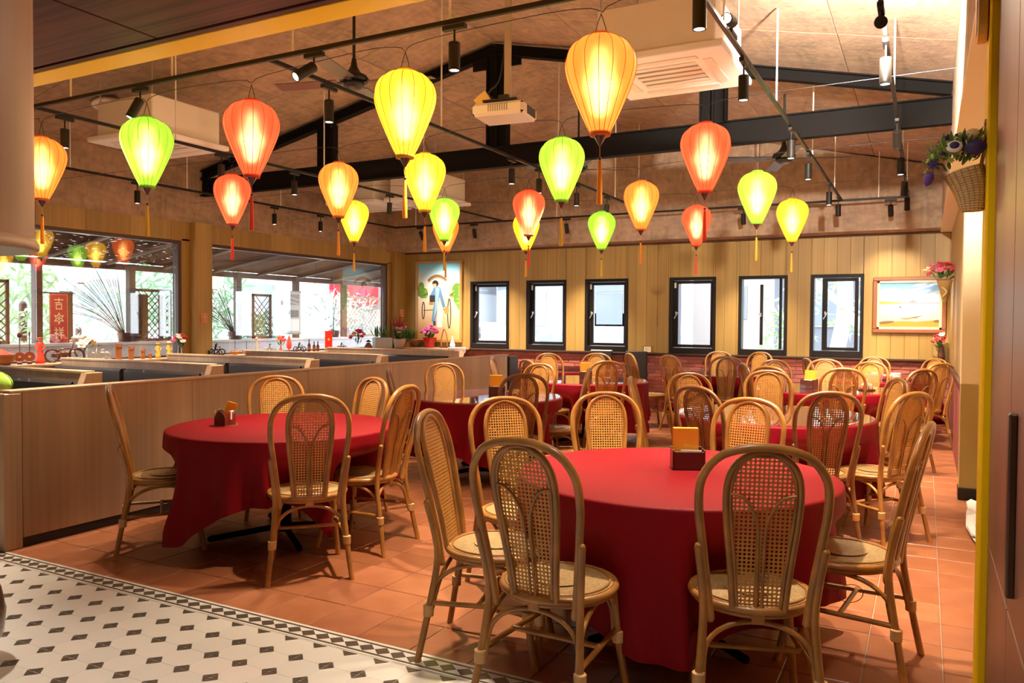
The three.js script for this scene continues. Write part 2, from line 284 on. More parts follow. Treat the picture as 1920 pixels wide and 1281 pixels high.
// ---------------------------------------------------------------- left wall with two big windows
const XL = -9.2, wallLeft = struct('wall_left');
{
  obj('lower_wall', rbox(-9.4, -9.2, 0, .93, 2.6, 12.8, 0), M.lam, wallLeft);
  const head = [3.05, 13]; let k = 0;
  for (let Z = 3.05; Z < 12.75; Z += .62, k++) obj('plank', rbox(-9.34, -9.2, 2.57, 2.86, Z + .001, Math.min(Z + .62, 12.8) - .001, .003), M.plank[k % 4], wallLeft);
  obj('header_core', rbox(-9.36, -9.34, 2.57, 2.9, 3.0, 12.9, 0), M.frameBrown, wallLeft);
  obj('column', rbox(-9.36, -9.08, .93, 2.84, 7.70, 7.99, .004), M.plank[2], wallLeft);
  obj('column', rbox(-9.36, -9.20, .93, 2.6, 7.56, 7.70, .004), M.plank[1], wallLeft);
  obj('column', rbox(-9.36, -9.10, .93, 2.84, 12.42, 12.8, .004), M.plank[0], wallLeft);
  obj('column', rbox(-9.36, -9.20, .93, 2.6, 12.30, 12.42, .004), M.plank[1], wallLeft);
  obj('wall_panel', rbox(-9.36, -9.2, 0, 4.0, -3, 3.6, 0), M.lam, wallLeft);
  [[3.6, 7.56], [7.99, 12.30]].forEach(([a, b], i) => {
    const w = struct('window_' + (7 + i)), t = .045;
    for (const g of [rbox(-9.33, -9.215, .96, 2.57, a, a + t), rbox(-9.33, -9.215, .96, 2.57, b - t, b), rbox(-9.33, -9.215, 2.525, 2.57, a + t, b - t), rbox(-9.33, -9.215, .93, .975, a + t, b - t)]) obj('window_frame', g, M.frameBrown, w);
    const n = i ? 3 : 2; for (let q = 0; q < n; q++) obj('pane', rbox(-9.285, -9.277, .975, 2.525, a + t + (b - a - 2 * t) * q / n + .002, a + t + (b - a - 2 * t) * (q + 1) / n - .002, 0), M.paneCoat, w);
  });
  const led = obj('trim_2', rbox(-9.2, -8.86, .925, .955, 3.6, 12.72, .004), M.lamEdge); led.userData.kind = 'structure';
  const pan = obj('trim_3', rbox(-8.92, -8.89, .0, .925, 3.6, 12.72, .002), M.lam); pan.userData.kind = 'structure';
}
// ---------------------------------------------------------------- right wall and its end pier
{
  const w = struct('wall_right');
  obj('wall_panel', rbox(.30, .6, .96, 2.80, 7.75, 12.8, .003), M.plank[3], w);
  obj('wall_base', rbox(.30, .6, 0, .96, 7.75, 12.8, .003), M.brick[1], w);
  obj('ledge', rbox(.27, .31, .93, .96, 7.75, 12.8, .004), M.sill, w);
  const p = struct('pier_right');
  obj('upper_paint', rbox(.27, .62, .975, 2.80, 7.58, 7.78, .004), M.cream, p);
  obj('lower_paint', rbox(.268, .62, .10, .975, 7.578, 7.78, .004), M.olive, p);
  obj('skirting', rbox(.262, .62, 0, .10, 7.565, 7.78, .003), M.black, p);
  const q = struct('wall_right_aisle');
  obj('wall_panel', rbox(.62, .75, 0, 2.80, 2.9, 7.8, .003), M.cream, q);
  obj('soffit', rbox(.16, .75, 2.78, 2.80, 2.9, 12.8, .001), M.oliveLight ?? M.cream, q);
}
// ---------------------------------------------------------------- entry opening: yellow header and jamb, brown soffit, wood-faced door
{
  const h = struct('header_entry'); obj('header', rbox(-9.36, .75, 2.955, 4.72, 2.885, 3.05, .004), M.yellow, h);
  const j = struct('jamb_entry'); obj('jamb', rbox(.16, .75, 0, 2.955, 2.885, 3.05, .006), M.yellow, j);
  const c = struct('ceiling_entry');
  obj('slab', rbox(-9.4, .75, 2.985, 3.1, -3.1, 2.885, 0), M.frameBrown, c);
  obj('edge_board', rbox(-9.36, .75, 2.957, 2.985, 2.84, 2.884, .002), M.brown, c);
  const XS = -3.62; for (let i = -5; i < 4; i++) for (let k = 0; k < 3; k++) { const a = XS + 1.2 * i, b = a + 1.2; if (b < -9.36 || a > .2) continue; obj('soffit_panel', rbox(Math.max(a, -9.36) + .006, Math.min(b, .75) - .006, 2.96, 2.985, 2.83 - 1.9 * (k + 1) + .006, 2.83 - 1.9 * k - .006, .003), M.brown, c); }
  const w = struct('wall_entry_back'); obj('wall_panel', rbox(-9.4, .75, 0, 3.1, -3.2, -3.0, 0), M.cream, w);
  const d = struct('door_1');
  obj('core', rbox(.20, .75, 0, 2.955, -3, 2.88, 0), M.frameBrown, d);
  for (const [a, b] of [[2.23, 2.885], [1.1, 2.226], [-.1, 1.096], [-1.4, -.104], [-3, -1.404]]) { obj('door_panel', rbox(.185, .2, .795, 2.95, a + .002, b - .002, .0025), M.door, d); obj('door_panel', rbox(.185, .2, .10, .79, a + .002, b - .002, .0025), M.door, d); }
  obj('skirting', rbox(.19, .2, 0, .095, -3, 2.88, .002), M.black, d);
  obj('door_handle', [rbox(.168, .187, .865, 1.28, 2.06, 2.10, .004)], M.handle, d);
}
// ---------------------------------------------------------------- rattan balloon-back chairs
const zb = y => -.20 - .17 * (y - .45) - .087 * (y - .45) ** 2;      // how the back leans
const panelHW = y => { // half width of the cane panel
  const P = [[.45, .072], [.6, .084], [.75, .1], [.85, .106], [.92, .1], [.97, .078], [1.0, .043], [1.012, 0]];
  if (y >= 1.012) return 0; for (let i = 1; i < P.length; i++) if (y <= P[i][0]) { const t = (y - P[i - 1][0]) / (P[i][0] - P[i - 1][0]); return P[i - 1][1] + t * (P[i][1] - P[i - 1][1]); } return 0;
};
function canePanel() {
  const pos = [], p = .0148, r = .0052, put = (x, y) => { const h = panelHW(Math.min(y, 1.0115)); x = Math.max(-h, Math.min(h, x)); y = Math.max(.45, Math.min(1.0115, y)); return [x, y, zb(y) + .004]; };
  for (let j = 0; j < 39; j++) for (let i = -8; i < 8; i++) {
    const cx = (i + .5) * p, cy = .452 + (j + .5) * p; if (Math.abs(cx) > panelHW(Math.min(cy, 1.011)) + p * .6) continue;
    const o = [[1, 0], [1, 1], [0, 1], [-1, 1], [-1, 0], [-1, -1], [0, -1], [1, -1]].map(([a, b]) => put(cx + a * p / 2, cy + b * p / 2));
    const n = [0, 1, 2, 3, 4, 5, 6, 7].map(k => { const q = k * Math.PI / 4; return put(cx + r * Math.cos(q), cy + r * Math.sin(q)); });
    for (let k = 0; k < 8; k++) { const m = (k + 1) % 8; pos.push(...o[k], ...o[m], ...n[m], ...o[k], ...n[m], ...n[k]); }
  }
  const g = new THREE.BufferGeometry(); g.setAttribute('position', new THREE.Float32BufferAttribute(pos, 3)); g.setAttribute('uv', new THREE.Float32BufferAttribute(new Float32Array(pos.length / 3 * 2), 2)); g.computeVertexNormals();
  return merge([g, g.clone().translate(0, 0, -.003)]);
}
const caneGeo = canePanel();
function makeChair(rat, can, wrp) {
  const t = thing('rattan_chair', 'x', 'chair', 0, 0, 0);
  const both = pts => [...pts.map(p => L3(-p[0], p[1], p[2])), ...pts.slice(0, -1).reverse().map(p => L3(p[0], p[1], p[2]))];
  obj('back_bow', tube(both([[.160, .41, -.20], [.172, .52, zb(.52)], [.195, .70, zb(.7)], [.208, .82, zb(.82)], [.200, .92, zb(.92)], [.150, .993, zb(.993)], [.075, 1.024, zb(1.024)], [0, 1.031, zb(1.031)]]), .0152, 56, 8), rat, t);
  const pf = o => both([[.45, .0], [.6, 0], [.75, 0], [.85, 0], [.92, 0], [.97, 0], [1.0, 0]].map(([y]) => { const h = panelHW(y) + o; return [h, y, zb(y)]; }).concat([[0, 1.002 + o, zb(1.01)]]));
  obj('panel_frame', tube(pf(.014).map(p => p), .0122, 56, 7), rat, t);
  obj('panel_bead', [tube(pf(-.001), .0068, 56, 6).translate(0, 0, -.004), bar(L3(-.09, .458, zb(.458)), L3(.09, .458, zb(.458)), .009)], rat, t);
  obj('cane_panel', caneGeo, can, t);
  for (const s of [-1, 1]) obj('fork_rod', tube([[.010, .46], [.010, .58], [.011, .70], [.018, .77], [.045, .835], [.075, .862], [.103, .868]].map(([x, y]) => L3(s * x, y, zb(y) - .008)), .0058, 26, 6), rat, t);
  const seat = obj('seat', [new THREE.CylinderGeometry(.205, .20, .022, 36).translate(0, .452, 0), new THREE.SphereGeometry(.2, 32, 5, 0, 6.283, 0, .5).scale(1.03, .13, 1.03).translate(0, .4455, 0)].map(g => { const p = g.attributes.position, u = g.attributes.uv; for (let i = 0; i < p.count; i++) u.setXY(i, p.getX(i), p.getZ(i)); return g; }), M.seat, t, 'woven straw seat');
  const ring = (R, y, r, sz = 1) => { const pts = []; for (let i = 0; i < 16; i++) { const a = i / 16 * 6.2832; pts.push(L3(R * Math.cos(a), y, R * sz * Math.sin(a))); } return tube(pts, r, 48, 8, true); };
  obj('seat_rim', [ring(.214, .450, .0145), ring(.20, .430, .012)], rat, seat); obj('seat_bead', ring(.193, .4655, .0045), rat, seat);
  const leg = (pts, r, by) => { const l = obj('leg', tube(pts.map(p => L3(...p)), r, 14, 8), rat, t); const q = pts[by]; obj('binding', lathe([[.0, -.024], [.021, -.024], [.0235, -.020], [.021, -.016], [.0235, -.011], [.021, -.006], [.0235, -.001], [.021, .004], [.0235, .009], [.021, .014], [.0235, .019], [.021, .023], [0, .024]], 10).translate(...q), wrp, l); };
  for (const s of [-1, 1]) leg([[s * .225, 0, -.285], [s * .200, .215, -.245], [s * .184, .42, -.212], [s * .190, .54, -.222], [s * .206, .675, zb(.675) - .01]], .0148, 1);
  for (const s of [-1, 1]) leg([[s * .195, 0, .215], [s * .172, .215, .178], [s * .158, .435, .148]], .0155, 1);
  const arch = (a, b, top) => { const pts = []; for (let i = 0; i <= 10; i++) { const q = i / 10, w = Math.sin(q * Math.PI) ** .55, k = .5 - .5 * Math.cos(q * Math.PI); pts.push(L3(a[0] + (b[0] - a[0]) * k, a[1] + (top[1] - a[1]) * w, a[2] + (b[2] - a[2]) * k + (top[2] - (a[2] + b[2]) / 2) * w)); } return obj('brace', tube(pts, .0098, 28, 7), rat, t); };
  const rl = s => [s * .186, .20, -.238], fl = s => [s * .158, .20, .172];
  arch(rl(-1), rl(1), [0, .405, -.19]); arch(fl(-1), fl(1), [0, .415, .165]);
  for (const s of [-1, 1]) arch(rl(s), fl(s), [s * .185, .415, -.02]);
  for (const s of [-1, 1]) obj('stretcher', bar(L3(s * .194, .245, -.24), L3(s * .168, .245, .175), .0108), rat, t);
  obj('stretcher', bar(L3(-.18, .25, -.03), L3(.18, .25, -.03), .0105), rat, t);
  obj('spacer', [lbox(.045, .035, .018, 0, .425, -.203, .003)], rat, t);
  return t;
}
const chairs = {};
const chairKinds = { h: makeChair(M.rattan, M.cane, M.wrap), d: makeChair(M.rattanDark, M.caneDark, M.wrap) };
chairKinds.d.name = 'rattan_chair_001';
const TAB = { 1: [-1.06, 3.72], 2: [-3.9, 4.04], 3: [-3.77, 6.58], 4: [-1.06, 6.44], 5: [-3.72, 9.05], 6: [-2.6, 11.3], 7: [-1.0, 9.25], 8: [-.58, 11.35], 9: [-4.85, 10.95] };
const firstUsed = {};
// table, seat X, Z, size, turn away from the table's centre (degrees), kind, label
function chair(t, X, Z, s, dt, kind, label) {
  const k = chairKinds[kind], o = firstUsed[kind] ? k.clone() : k;
  if (firstUsed[kind]) { o.name = numbered('rattan_chair'); scene.add(o); }
  firstUsed[kind] = 1;
  o.userData = { n: {}, label, category: 'chair', group: 'rattan balloon-back chairs round table ' + 'ABCDEFGHI'[t - 1] };
  o.userData.group = ['', 'rattan chairs at the nearest red table', 'rattan chairs at the left red table by the partition', 'rattan chairs at the second table along the partition', 'rattan chairs at the glass-topped table behind the nearest one', 'rattan chairs at the third table along the partition', 'rattan chairs at the far middle table', 'rattan chairs at the table with condiment sets', 'rattan chairs at the far right table'][t] ?? 'rattan chairs';
  const d = TAB[t], a = Math.atan2(d[0] - X, d[1] - Z) + dt * Math.PI / 180;
  o.position.set(X, 0, -Z); o.rotation.set(0, face(Math.sin(a), Math.cos(a)), 0); o.scale.setScalar(s);
  return o;
}
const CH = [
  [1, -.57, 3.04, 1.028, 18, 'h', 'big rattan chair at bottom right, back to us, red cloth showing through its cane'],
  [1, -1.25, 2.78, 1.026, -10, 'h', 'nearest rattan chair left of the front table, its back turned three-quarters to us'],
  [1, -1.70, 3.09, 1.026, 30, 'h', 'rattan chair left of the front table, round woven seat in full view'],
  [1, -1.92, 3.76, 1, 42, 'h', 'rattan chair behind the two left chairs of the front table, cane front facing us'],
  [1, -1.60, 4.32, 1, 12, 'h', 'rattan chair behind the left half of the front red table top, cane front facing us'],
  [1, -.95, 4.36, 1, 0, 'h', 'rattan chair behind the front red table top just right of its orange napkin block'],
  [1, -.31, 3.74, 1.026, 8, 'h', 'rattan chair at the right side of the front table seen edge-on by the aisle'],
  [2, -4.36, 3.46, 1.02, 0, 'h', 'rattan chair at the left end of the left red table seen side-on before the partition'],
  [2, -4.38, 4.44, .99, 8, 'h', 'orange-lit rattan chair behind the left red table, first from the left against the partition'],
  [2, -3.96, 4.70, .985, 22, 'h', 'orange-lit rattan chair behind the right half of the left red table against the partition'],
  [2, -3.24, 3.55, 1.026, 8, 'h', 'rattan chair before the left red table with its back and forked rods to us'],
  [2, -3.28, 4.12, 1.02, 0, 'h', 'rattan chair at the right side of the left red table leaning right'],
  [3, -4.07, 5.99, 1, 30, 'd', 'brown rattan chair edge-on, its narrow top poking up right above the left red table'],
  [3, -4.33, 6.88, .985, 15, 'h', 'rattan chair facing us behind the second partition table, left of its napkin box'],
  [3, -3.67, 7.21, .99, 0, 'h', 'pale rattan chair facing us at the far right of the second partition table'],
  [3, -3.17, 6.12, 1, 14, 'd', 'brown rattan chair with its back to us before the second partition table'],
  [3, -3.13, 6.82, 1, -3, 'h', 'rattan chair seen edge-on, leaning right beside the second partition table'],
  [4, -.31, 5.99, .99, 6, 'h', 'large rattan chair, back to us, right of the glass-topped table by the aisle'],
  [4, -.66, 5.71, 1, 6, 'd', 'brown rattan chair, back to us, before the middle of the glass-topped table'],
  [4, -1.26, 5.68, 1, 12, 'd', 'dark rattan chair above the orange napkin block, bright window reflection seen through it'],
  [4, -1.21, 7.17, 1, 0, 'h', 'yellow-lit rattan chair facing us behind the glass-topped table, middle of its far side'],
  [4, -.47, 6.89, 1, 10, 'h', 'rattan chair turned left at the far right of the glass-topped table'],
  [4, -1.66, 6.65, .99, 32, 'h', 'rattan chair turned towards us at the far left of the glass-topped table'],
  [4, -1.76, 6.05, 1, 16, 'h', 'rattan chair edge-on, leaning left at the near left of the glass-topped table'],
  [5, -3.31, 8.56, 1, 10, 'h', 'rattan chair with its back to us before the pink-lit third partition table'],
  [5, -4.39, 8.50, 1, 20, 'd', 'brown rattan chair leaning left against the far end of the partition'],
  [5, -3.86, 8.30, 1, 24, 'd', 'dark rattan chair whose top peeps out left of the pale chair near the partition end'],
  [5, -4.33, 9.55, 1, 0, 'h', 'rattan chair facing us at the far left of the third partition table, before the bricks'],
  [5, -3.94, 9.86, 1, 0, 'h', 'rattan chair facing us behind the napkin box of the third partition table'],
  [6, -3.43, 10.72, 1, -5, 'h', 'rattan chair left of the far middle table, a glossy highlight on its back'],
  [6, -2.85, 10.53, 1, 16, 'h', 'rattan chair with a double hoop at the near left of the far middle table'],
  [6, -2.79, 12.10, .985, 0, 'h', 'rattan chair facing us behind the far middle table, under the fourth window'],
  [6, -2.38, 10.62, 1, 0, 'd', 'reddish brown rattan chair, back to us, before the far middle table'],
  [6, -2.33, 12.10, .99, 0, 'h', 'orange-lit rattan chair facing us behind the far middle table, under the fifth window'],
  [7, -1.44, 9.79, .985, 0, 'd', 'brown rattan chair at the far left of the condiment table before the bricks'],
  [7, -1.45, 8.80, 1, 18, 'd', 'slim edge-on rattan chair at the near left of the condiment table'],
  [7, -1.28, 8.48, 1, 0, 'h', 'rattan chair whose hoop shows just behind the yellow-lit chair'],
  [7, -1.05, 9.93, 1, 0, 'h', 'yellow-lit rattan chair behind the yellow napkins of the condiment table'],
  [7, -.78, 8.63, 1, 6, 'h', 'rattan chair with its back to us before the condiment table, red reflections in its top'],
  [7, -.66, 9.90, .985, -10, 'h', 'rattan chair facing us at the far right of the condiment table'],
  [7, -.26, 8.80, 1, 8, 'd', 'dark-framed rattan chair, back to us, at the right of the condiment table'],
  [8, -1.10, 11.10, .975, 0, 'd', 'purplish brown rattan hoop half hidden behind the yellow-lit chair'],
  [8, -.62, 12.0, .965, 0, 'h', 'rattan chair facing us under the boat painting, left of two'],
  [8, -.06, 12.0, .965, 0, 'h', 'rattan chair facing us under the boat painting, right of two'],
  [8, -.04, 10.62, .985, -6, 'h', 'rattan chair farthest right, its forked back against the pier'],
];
for (const c of CH) chair(...c);
// ---------------------------------------------------------------- round tables, cloths, glass tops
const R0 = .75;
const seatsOf = t => CH.filter(c => c[0] === t).map(c => { const x = c[1] - TAB[t][0], z = -(c[2] - TAB[t][1]); return [Math.atan2(z, x), Math.hypot(x, z)]; });
function clothGeo(R, drop, folds, sd) { const T2 = sd === 2, seats = seatsOf(sd), sst = (a, b, x) => { const q = Math.max(0, Math.min(1, (x - a) / (b - a))); return q * q * (3 - 2 * q); }; // drop(angle) -> hanging length; folds grow towards the hem
  const N = 192, rows = [], pos = [], uv = [], idx = [];
  const prof = [0, .15, .4, .7, .9, .97];
  for (const f of prof) rows.push(a => [R * f, .752, a]);
  const nb = 4; for (let i = 0; i <= nb; i++) { const q = i / nb * Math.PI / 2; rows.push(a => [R - .012 + .016 * Math.sin(q), .752 - .016 * (1 - Math.cos(q)), a]); }
  const nd = 16; for (let i = 1; i <= nd; i++) rows.push(a => {
    const t = i / nd, d = drop(a), y = .736 - (d - .016) * t;
    let w = 0; for (const [n, ph, am] of folds) w += am * Math.sin(n * a + ph + .5 * Math.sin(2 * a + sd));
    const grow = Math.min(1, t * t * 1.25 + t * .12);
    let r = R + .006 + (T2 ? .06 : .012) * t * d + w * grow * d * 2.4;
    for (const [ph, D] of seats) { const q = Math.atan2(Math.sin(a - ph), Math.cos(a - ph)), lat = Math.abs(D * Math.sin(q)); if (Math.abs(q) > 1) continue; const lim = D * Math.cos(q) - Math.sqrt(Math.max(0, .24 ** 2 - lat * lat)) - .01, k = sst(.34, .22, lat) * sst(.66, .49, y); if (r > lim) r += (Math.max(.3, lim) - r) * k; }
    return [r, y, a + .03 * grow * Math.sin(3 * a + sd)];
  });
  rows.forEach((f, j) => { for (let i = 0; i <= N; i++) { const a = i / N * 6.283185, [r, y, b] = f(a); pos.push(r * Math.cos(b), y, r * Math.sin(b)); uv.push(a * .7, y + r); } });
  for (let j = 0; j < rows.length - 1; j++) for (let i = 0; i < N; i++) { const a = j * (N + 1) + i, b = a + N + 1; idx.push(a, a + 1, b, b, a + 1, b + 1); }
  const g = new THREE.BufferGeometry(); g.setAttribute('position', new THREE.Float32BufferAttribute(pos, 3)); g.setAttribute('uv', new THREE.Float32BufferAttribute(uv, 2)); g.setIndex(idx); g.computeVertexNormals(); return g;
}
const square = (half, ang, lim) => a => { const q = a - ang, c = Math.max(Math.abs(Math.cos(q)), Math.abs(Math.sin(q))); return Math.min(lim, half / c - R0 + .0); };
const tableParts = [['table_top', merge([lathe([[0, .715], [.72, .715], [.735, .722], [.735, .738], [.725, .744], [0, .744]], 48)])], ['pedestal', lathe([[0, .03], [.06, .03], [.05, .1], [.045, .65], [.12, .715], [0, .715]], 16)]];
const tName = ['', 'nearest round table under the big plain red cloth', 'left round table under a red cloth beside the wooden partition', 'second round table along the partition, pale reflective top', 'glass-topped round table right behind the nearest one', 'third round table along the partition, pink-lit top', 'far middle round table before the brick dado', 'round table carrying condiment sets and yellow napkins', 'far right round table beside the pier', 'far left round table behind the end of the partition'];
for (const t of [1, 2, 3, 4, 5, 6, 7, 8, 9]) {
  const [X, Z] = TAB[t];
  const tb = thing('round_table', tName[t], 'table', X, 0, Z, 0, 'round dining tables');
  obj(tableParts[0][0], tableParts[0][1], M.darkwood, tb); obj(tableParts[1][0], tableParts[1][1], M.steel, tb);
  for (let k = 0; k < 4; k++) { const a = k * Math.PI / 2 + .6; obj('foot', bar(L3(0, .06, 0), L3(.48 * Math.cos(a), .022, .48 * Math.sin(a)), .02), M.steel, tb); }
  const fold = [[9, .3 * t, .032], [15, 1.1 * t, .036], [26, .7 * t, .022]];
  const drop = t === 1 ? a => .565 + .06 * Math.cos(4 * a + 1.0) : t === 2 ? square(1.145, .98, .64) : a => .52 + .07 * Math.cos(4 * a + t);
  const c = thing('tablecloth', ['', 'plain red cloth over the nearest round table', 'plain red cloth over the left table by the partition, hem rising to the right', 'dark red cloth over the second partition table', 'dark red cloth under glass behind the nearest table', 'magenta red cloth over the third partition table', 'red cloth over the far middle table', 'dark red cloth on the table with condiments', 'red cloth on the far right table', 'red cloth on the far left table'][t], 'tablecloth', X, 0, Z, 0, 'red tablecloths');
  obj('cloth', clothGeo(.755, drop, fold, t), t < 3 ? M.red : M.redDeep, c);
  if (t > 2) { const g = thing('glass_top', ['', '', '', 'round glass on the second partition table mirroring the windows', 'round glass sheet on the table behind the nearest one', 'round glass on the pink-lit third partition table', 'round glass on the far middle table', 'round glass under the condiment sets', 'round glass on the far right table', 'round glass on the far left table'][t], 'glass', X, .7535, Z, 0, 'glass table tops'); obj('sheet', lathe([[0, 0], [.735, 0], [.74, .002], [.74, .006], [.735, .008], [0, .008]], 64), M.glass, g); }
}
// ---------------------------------------------------------------- napkin boxes and table sets
function napkinBox(X, Z, turn, label, y = .752, small) {
  const t = thing('napkin_box', label, 'napkin holder', X, y, Z, turn, 'napkin holders on the tables');
  const w = .158, d = .10, h = .092, k = .007;
  obj('box', [lbox(w, .006, d, 0, .003, 0, .001), lbox(w, h, k, 0, h / 2, d / 2 - k / 2, .001), lbox(w, h + .012, k, 0, (h + .012) / 2, -d / 2 + k / 2, .001), ...[-1, 1].map(s => lbox(k, h + .008, d, s * (w / 2 - k / 2), (h + .008) / 2, 0, .001)), lbox(w - .014, h - .01, .005, 0, h / 2, .012, .001)], M.darkwood, t);
  obj('napkin_stack', [0, 1, 2, 3, 4, 5].map(i => lbox(.122, .196, .0048, -.008 + rr(-.002, .002), .006 + .098, -.036 + i * .0072, .001)), M.napkin, t);
  obj('card_stack', [0, 1, 2, 3].map(i => lbox(.10, .05, .003, .012, .068 + i * .002, .022 + i * .006, .0006)), M.white, t);
  return t;
}
napkinBox(-1.036, 3.845, .42, 'dark wooden box with an orange napkin block on the nearest red table');
{ // hexagonal box with wavy rim on the left table
  const t = thing('napkin_box', 'six-sided reddish wooden box with a wavy rim and one orange napkin on the left table', 'napkin holder', -4.235, .752, 3.83, .3, 'napkin holders on the tables');
  const R = .078; obj('base', new THREE.CylinderGeometry(R + .012, R + .014, .008, 6).translate(0, .004, 0), M.redwood, t);
  for (let k = 0; k < 6; k++) { const s = new THREE.Shape(), w = .078; s.moveTo(-w / 2, 0); s.lineTo(w / 2, 0); s.lineTo(w / 2, .05); s.quadraticCurveTo(w / 4, .098, 0, .096); s.quadraticCurveTo(-w / 4, .098, -w / 2, .05); obj('side', new THREE.ExtrudeGeometry(s, { depth: .006, bevelEnabled: true, bevelSize: .0012, bevelThickness: .0012, bevelSegments: 1 }).translate(0, .008, R * .866 - .006).rotateY(k * Math.PI / 3), k % 2 ? M.redwood : M.darkwood, t); }
  obj('napkin', [lbox(.07, .12, .004, 0, .105, 0, .001).rotateZ(-.32).rotateY(.5)], M.napkin, t);
  obj('card_stack', [lbox(.012, .06, .04, .06, .075, .02, .001)], M.white, t);
}
napkinBox(-3.67, 6.66, .5, 'dark box with an orange napkin block on the second partition table');
napkinBox(-3.75, 9.1, .4, 'small napkin box on the third partition table, between the chair hoops', .7615);
const yb = napkinBox(-1.12, 9.12, -.5, 'red-brown box with a leaning yellow napkin on the condiment table', .7615);
yb.children[1].rotation.x = -.12;
function caddy(X, Z, label, y = .7615) {
  const t = thing('condiment_set', label, 'condiment set', X, y, Z, rnd() * 3, 'condiment sets');
  obj('tray', lathe([[0, 0], [.085, 0], [.09, .012], [.084, .012], [.08, .005], [0, .005]], 24), M.darkwood, t);
  for (let k = 0; k < 4; k++) { const a = k * 1.57 + .4, j = obj('jar', lathe([[0, 0], [.02, 0], [.022, .02], [.022, .045], [.016, .055], [0, .055]], 12).translate(.045 * Math.cos(a), .005, .045 * Math.sin(a)), k % 2 ? M.redwood : M.clayPot, t); obj('lid', cyl(.016, .012, .014, .06, 12).translate(.045 * Math.cos(a), 0, .045 * Math.sin(a)), M.metal, j); }
  obj('bottle', lathe([[0, 0], [.018, 0], [.018, .07], [.008, .09], [.008, .115], [0, .115]], 12).translate(0, .005, 0), M.grey, t);
}
caddy(-1.50, 9.18, 'dark tray of jars at the left of the condiment table'); caddy(-.55, 9.22, 'cluster of brown jars at the right of the condiment table');
caddy(-.42, 11.0, 'tray of jars on the far right table beside the pink box');
{ const t = thing('tissue_box', 'pink tissue box with a white tissue on the far right table', 'tissue box', -.58, .7615, 10.95, .4); obj('box', lbox(.2, .07, .11, 0, .035, 0, .006), mat([.75, .12, .2], .5), t); obj('slot', lbox(.1, .004, .02, 0, .0705, 0, .001), M.darkwood, t); obj('tissue', ball(.03, .02, .085, 0, [1.4, .8, .6]), M.white, t); }
{ const t = thing('bowl_stack', 'stacked white bowls on the far right table', 'bowls', -.33, .7615, 11.22, 0); for (let k = 0; k < 4; k++) obj('bowl', lathe([[0, 0], [.03, 0], [.06, .035], [.062, .04], [.058, .038], [.028, .006], [0, .006]], 20).translate(0, k * .014, 0), M.white, t); }
// ---------------------------------------------------------------- silk lanterns in four rows of five
const LC = { orange: [[.95, .22, .02], 'orange'], yellow: [[.98, .62, .02], 'yellow'], red: [[.95, .075, .02], 'red'], green: [[.30, .75, .03], 'green'] };
const lanternProfile = [[.046, .488], [.075, .481], [.115, .462], [.150, .432], [.171, .395], [.180, .350], [.178, .315], [.167, .270], [.148, .218], [.124, .160], [.098, .100], [.073, .045], [.056, .012], [.052, 0]];
function shadeGeo() {
  const cv = new THREE.CatmullRomCurve3(lanternProfile.map(p => L3(p[0], p[1], 0))), P = cv.getPoints(40), ribs = 16, per = 4, N = ribs * per, pos = [], uv = [], idx = [];
  P.forEach((p, j) => { for (let i = 0; i <= N; i++) { const a = i / N * 6.283185, k = (i % per) / per, s = 1 - .035 * Math.sin(k * Math.PI); pos.push(p.x * s * Math.cos(a), p.y, p.x * s * Math.sin(a)); uv.push(i / N, j / 40); } });
  for (let j = 0; j < P.length - 1; j++) for (let i = 0; i < N; i++) { const a = j * (N + 1) + i, b = a + N + 1; idx.push(a, a + 1, b, b, a + 1, b + 1); }
  const g = new THREE.BufferGeometry(); g.setAttribute('position', new THREE.Float32BufferAttribute(pos, 3)); g.setAttribute('uv', new THREE.Float32BufferAttribute(uv, 2)); g.setIndex(idx); g.computeVertexNormals(); return { g, P };
}
const SH = shadeGeo();
const ribGeo = merge(Array.from({ length: 16 }, (_, i) => { const a = i / 16 * 6.283185; return tube(SH.P.filter((_, k) => k % 3 === 0 || k === 40).map(p => L3(p.x * Math.cos(a) * 1.004, p.y, p.x * Math.sin(a) * 1.004)), .0016, 20, 4, false, false); }));
const bulbMat = em([1, .88, .66], 13), ribMat = mat([.13, .055, .015], .7), tasselMats = {};
const lanternProto = {};
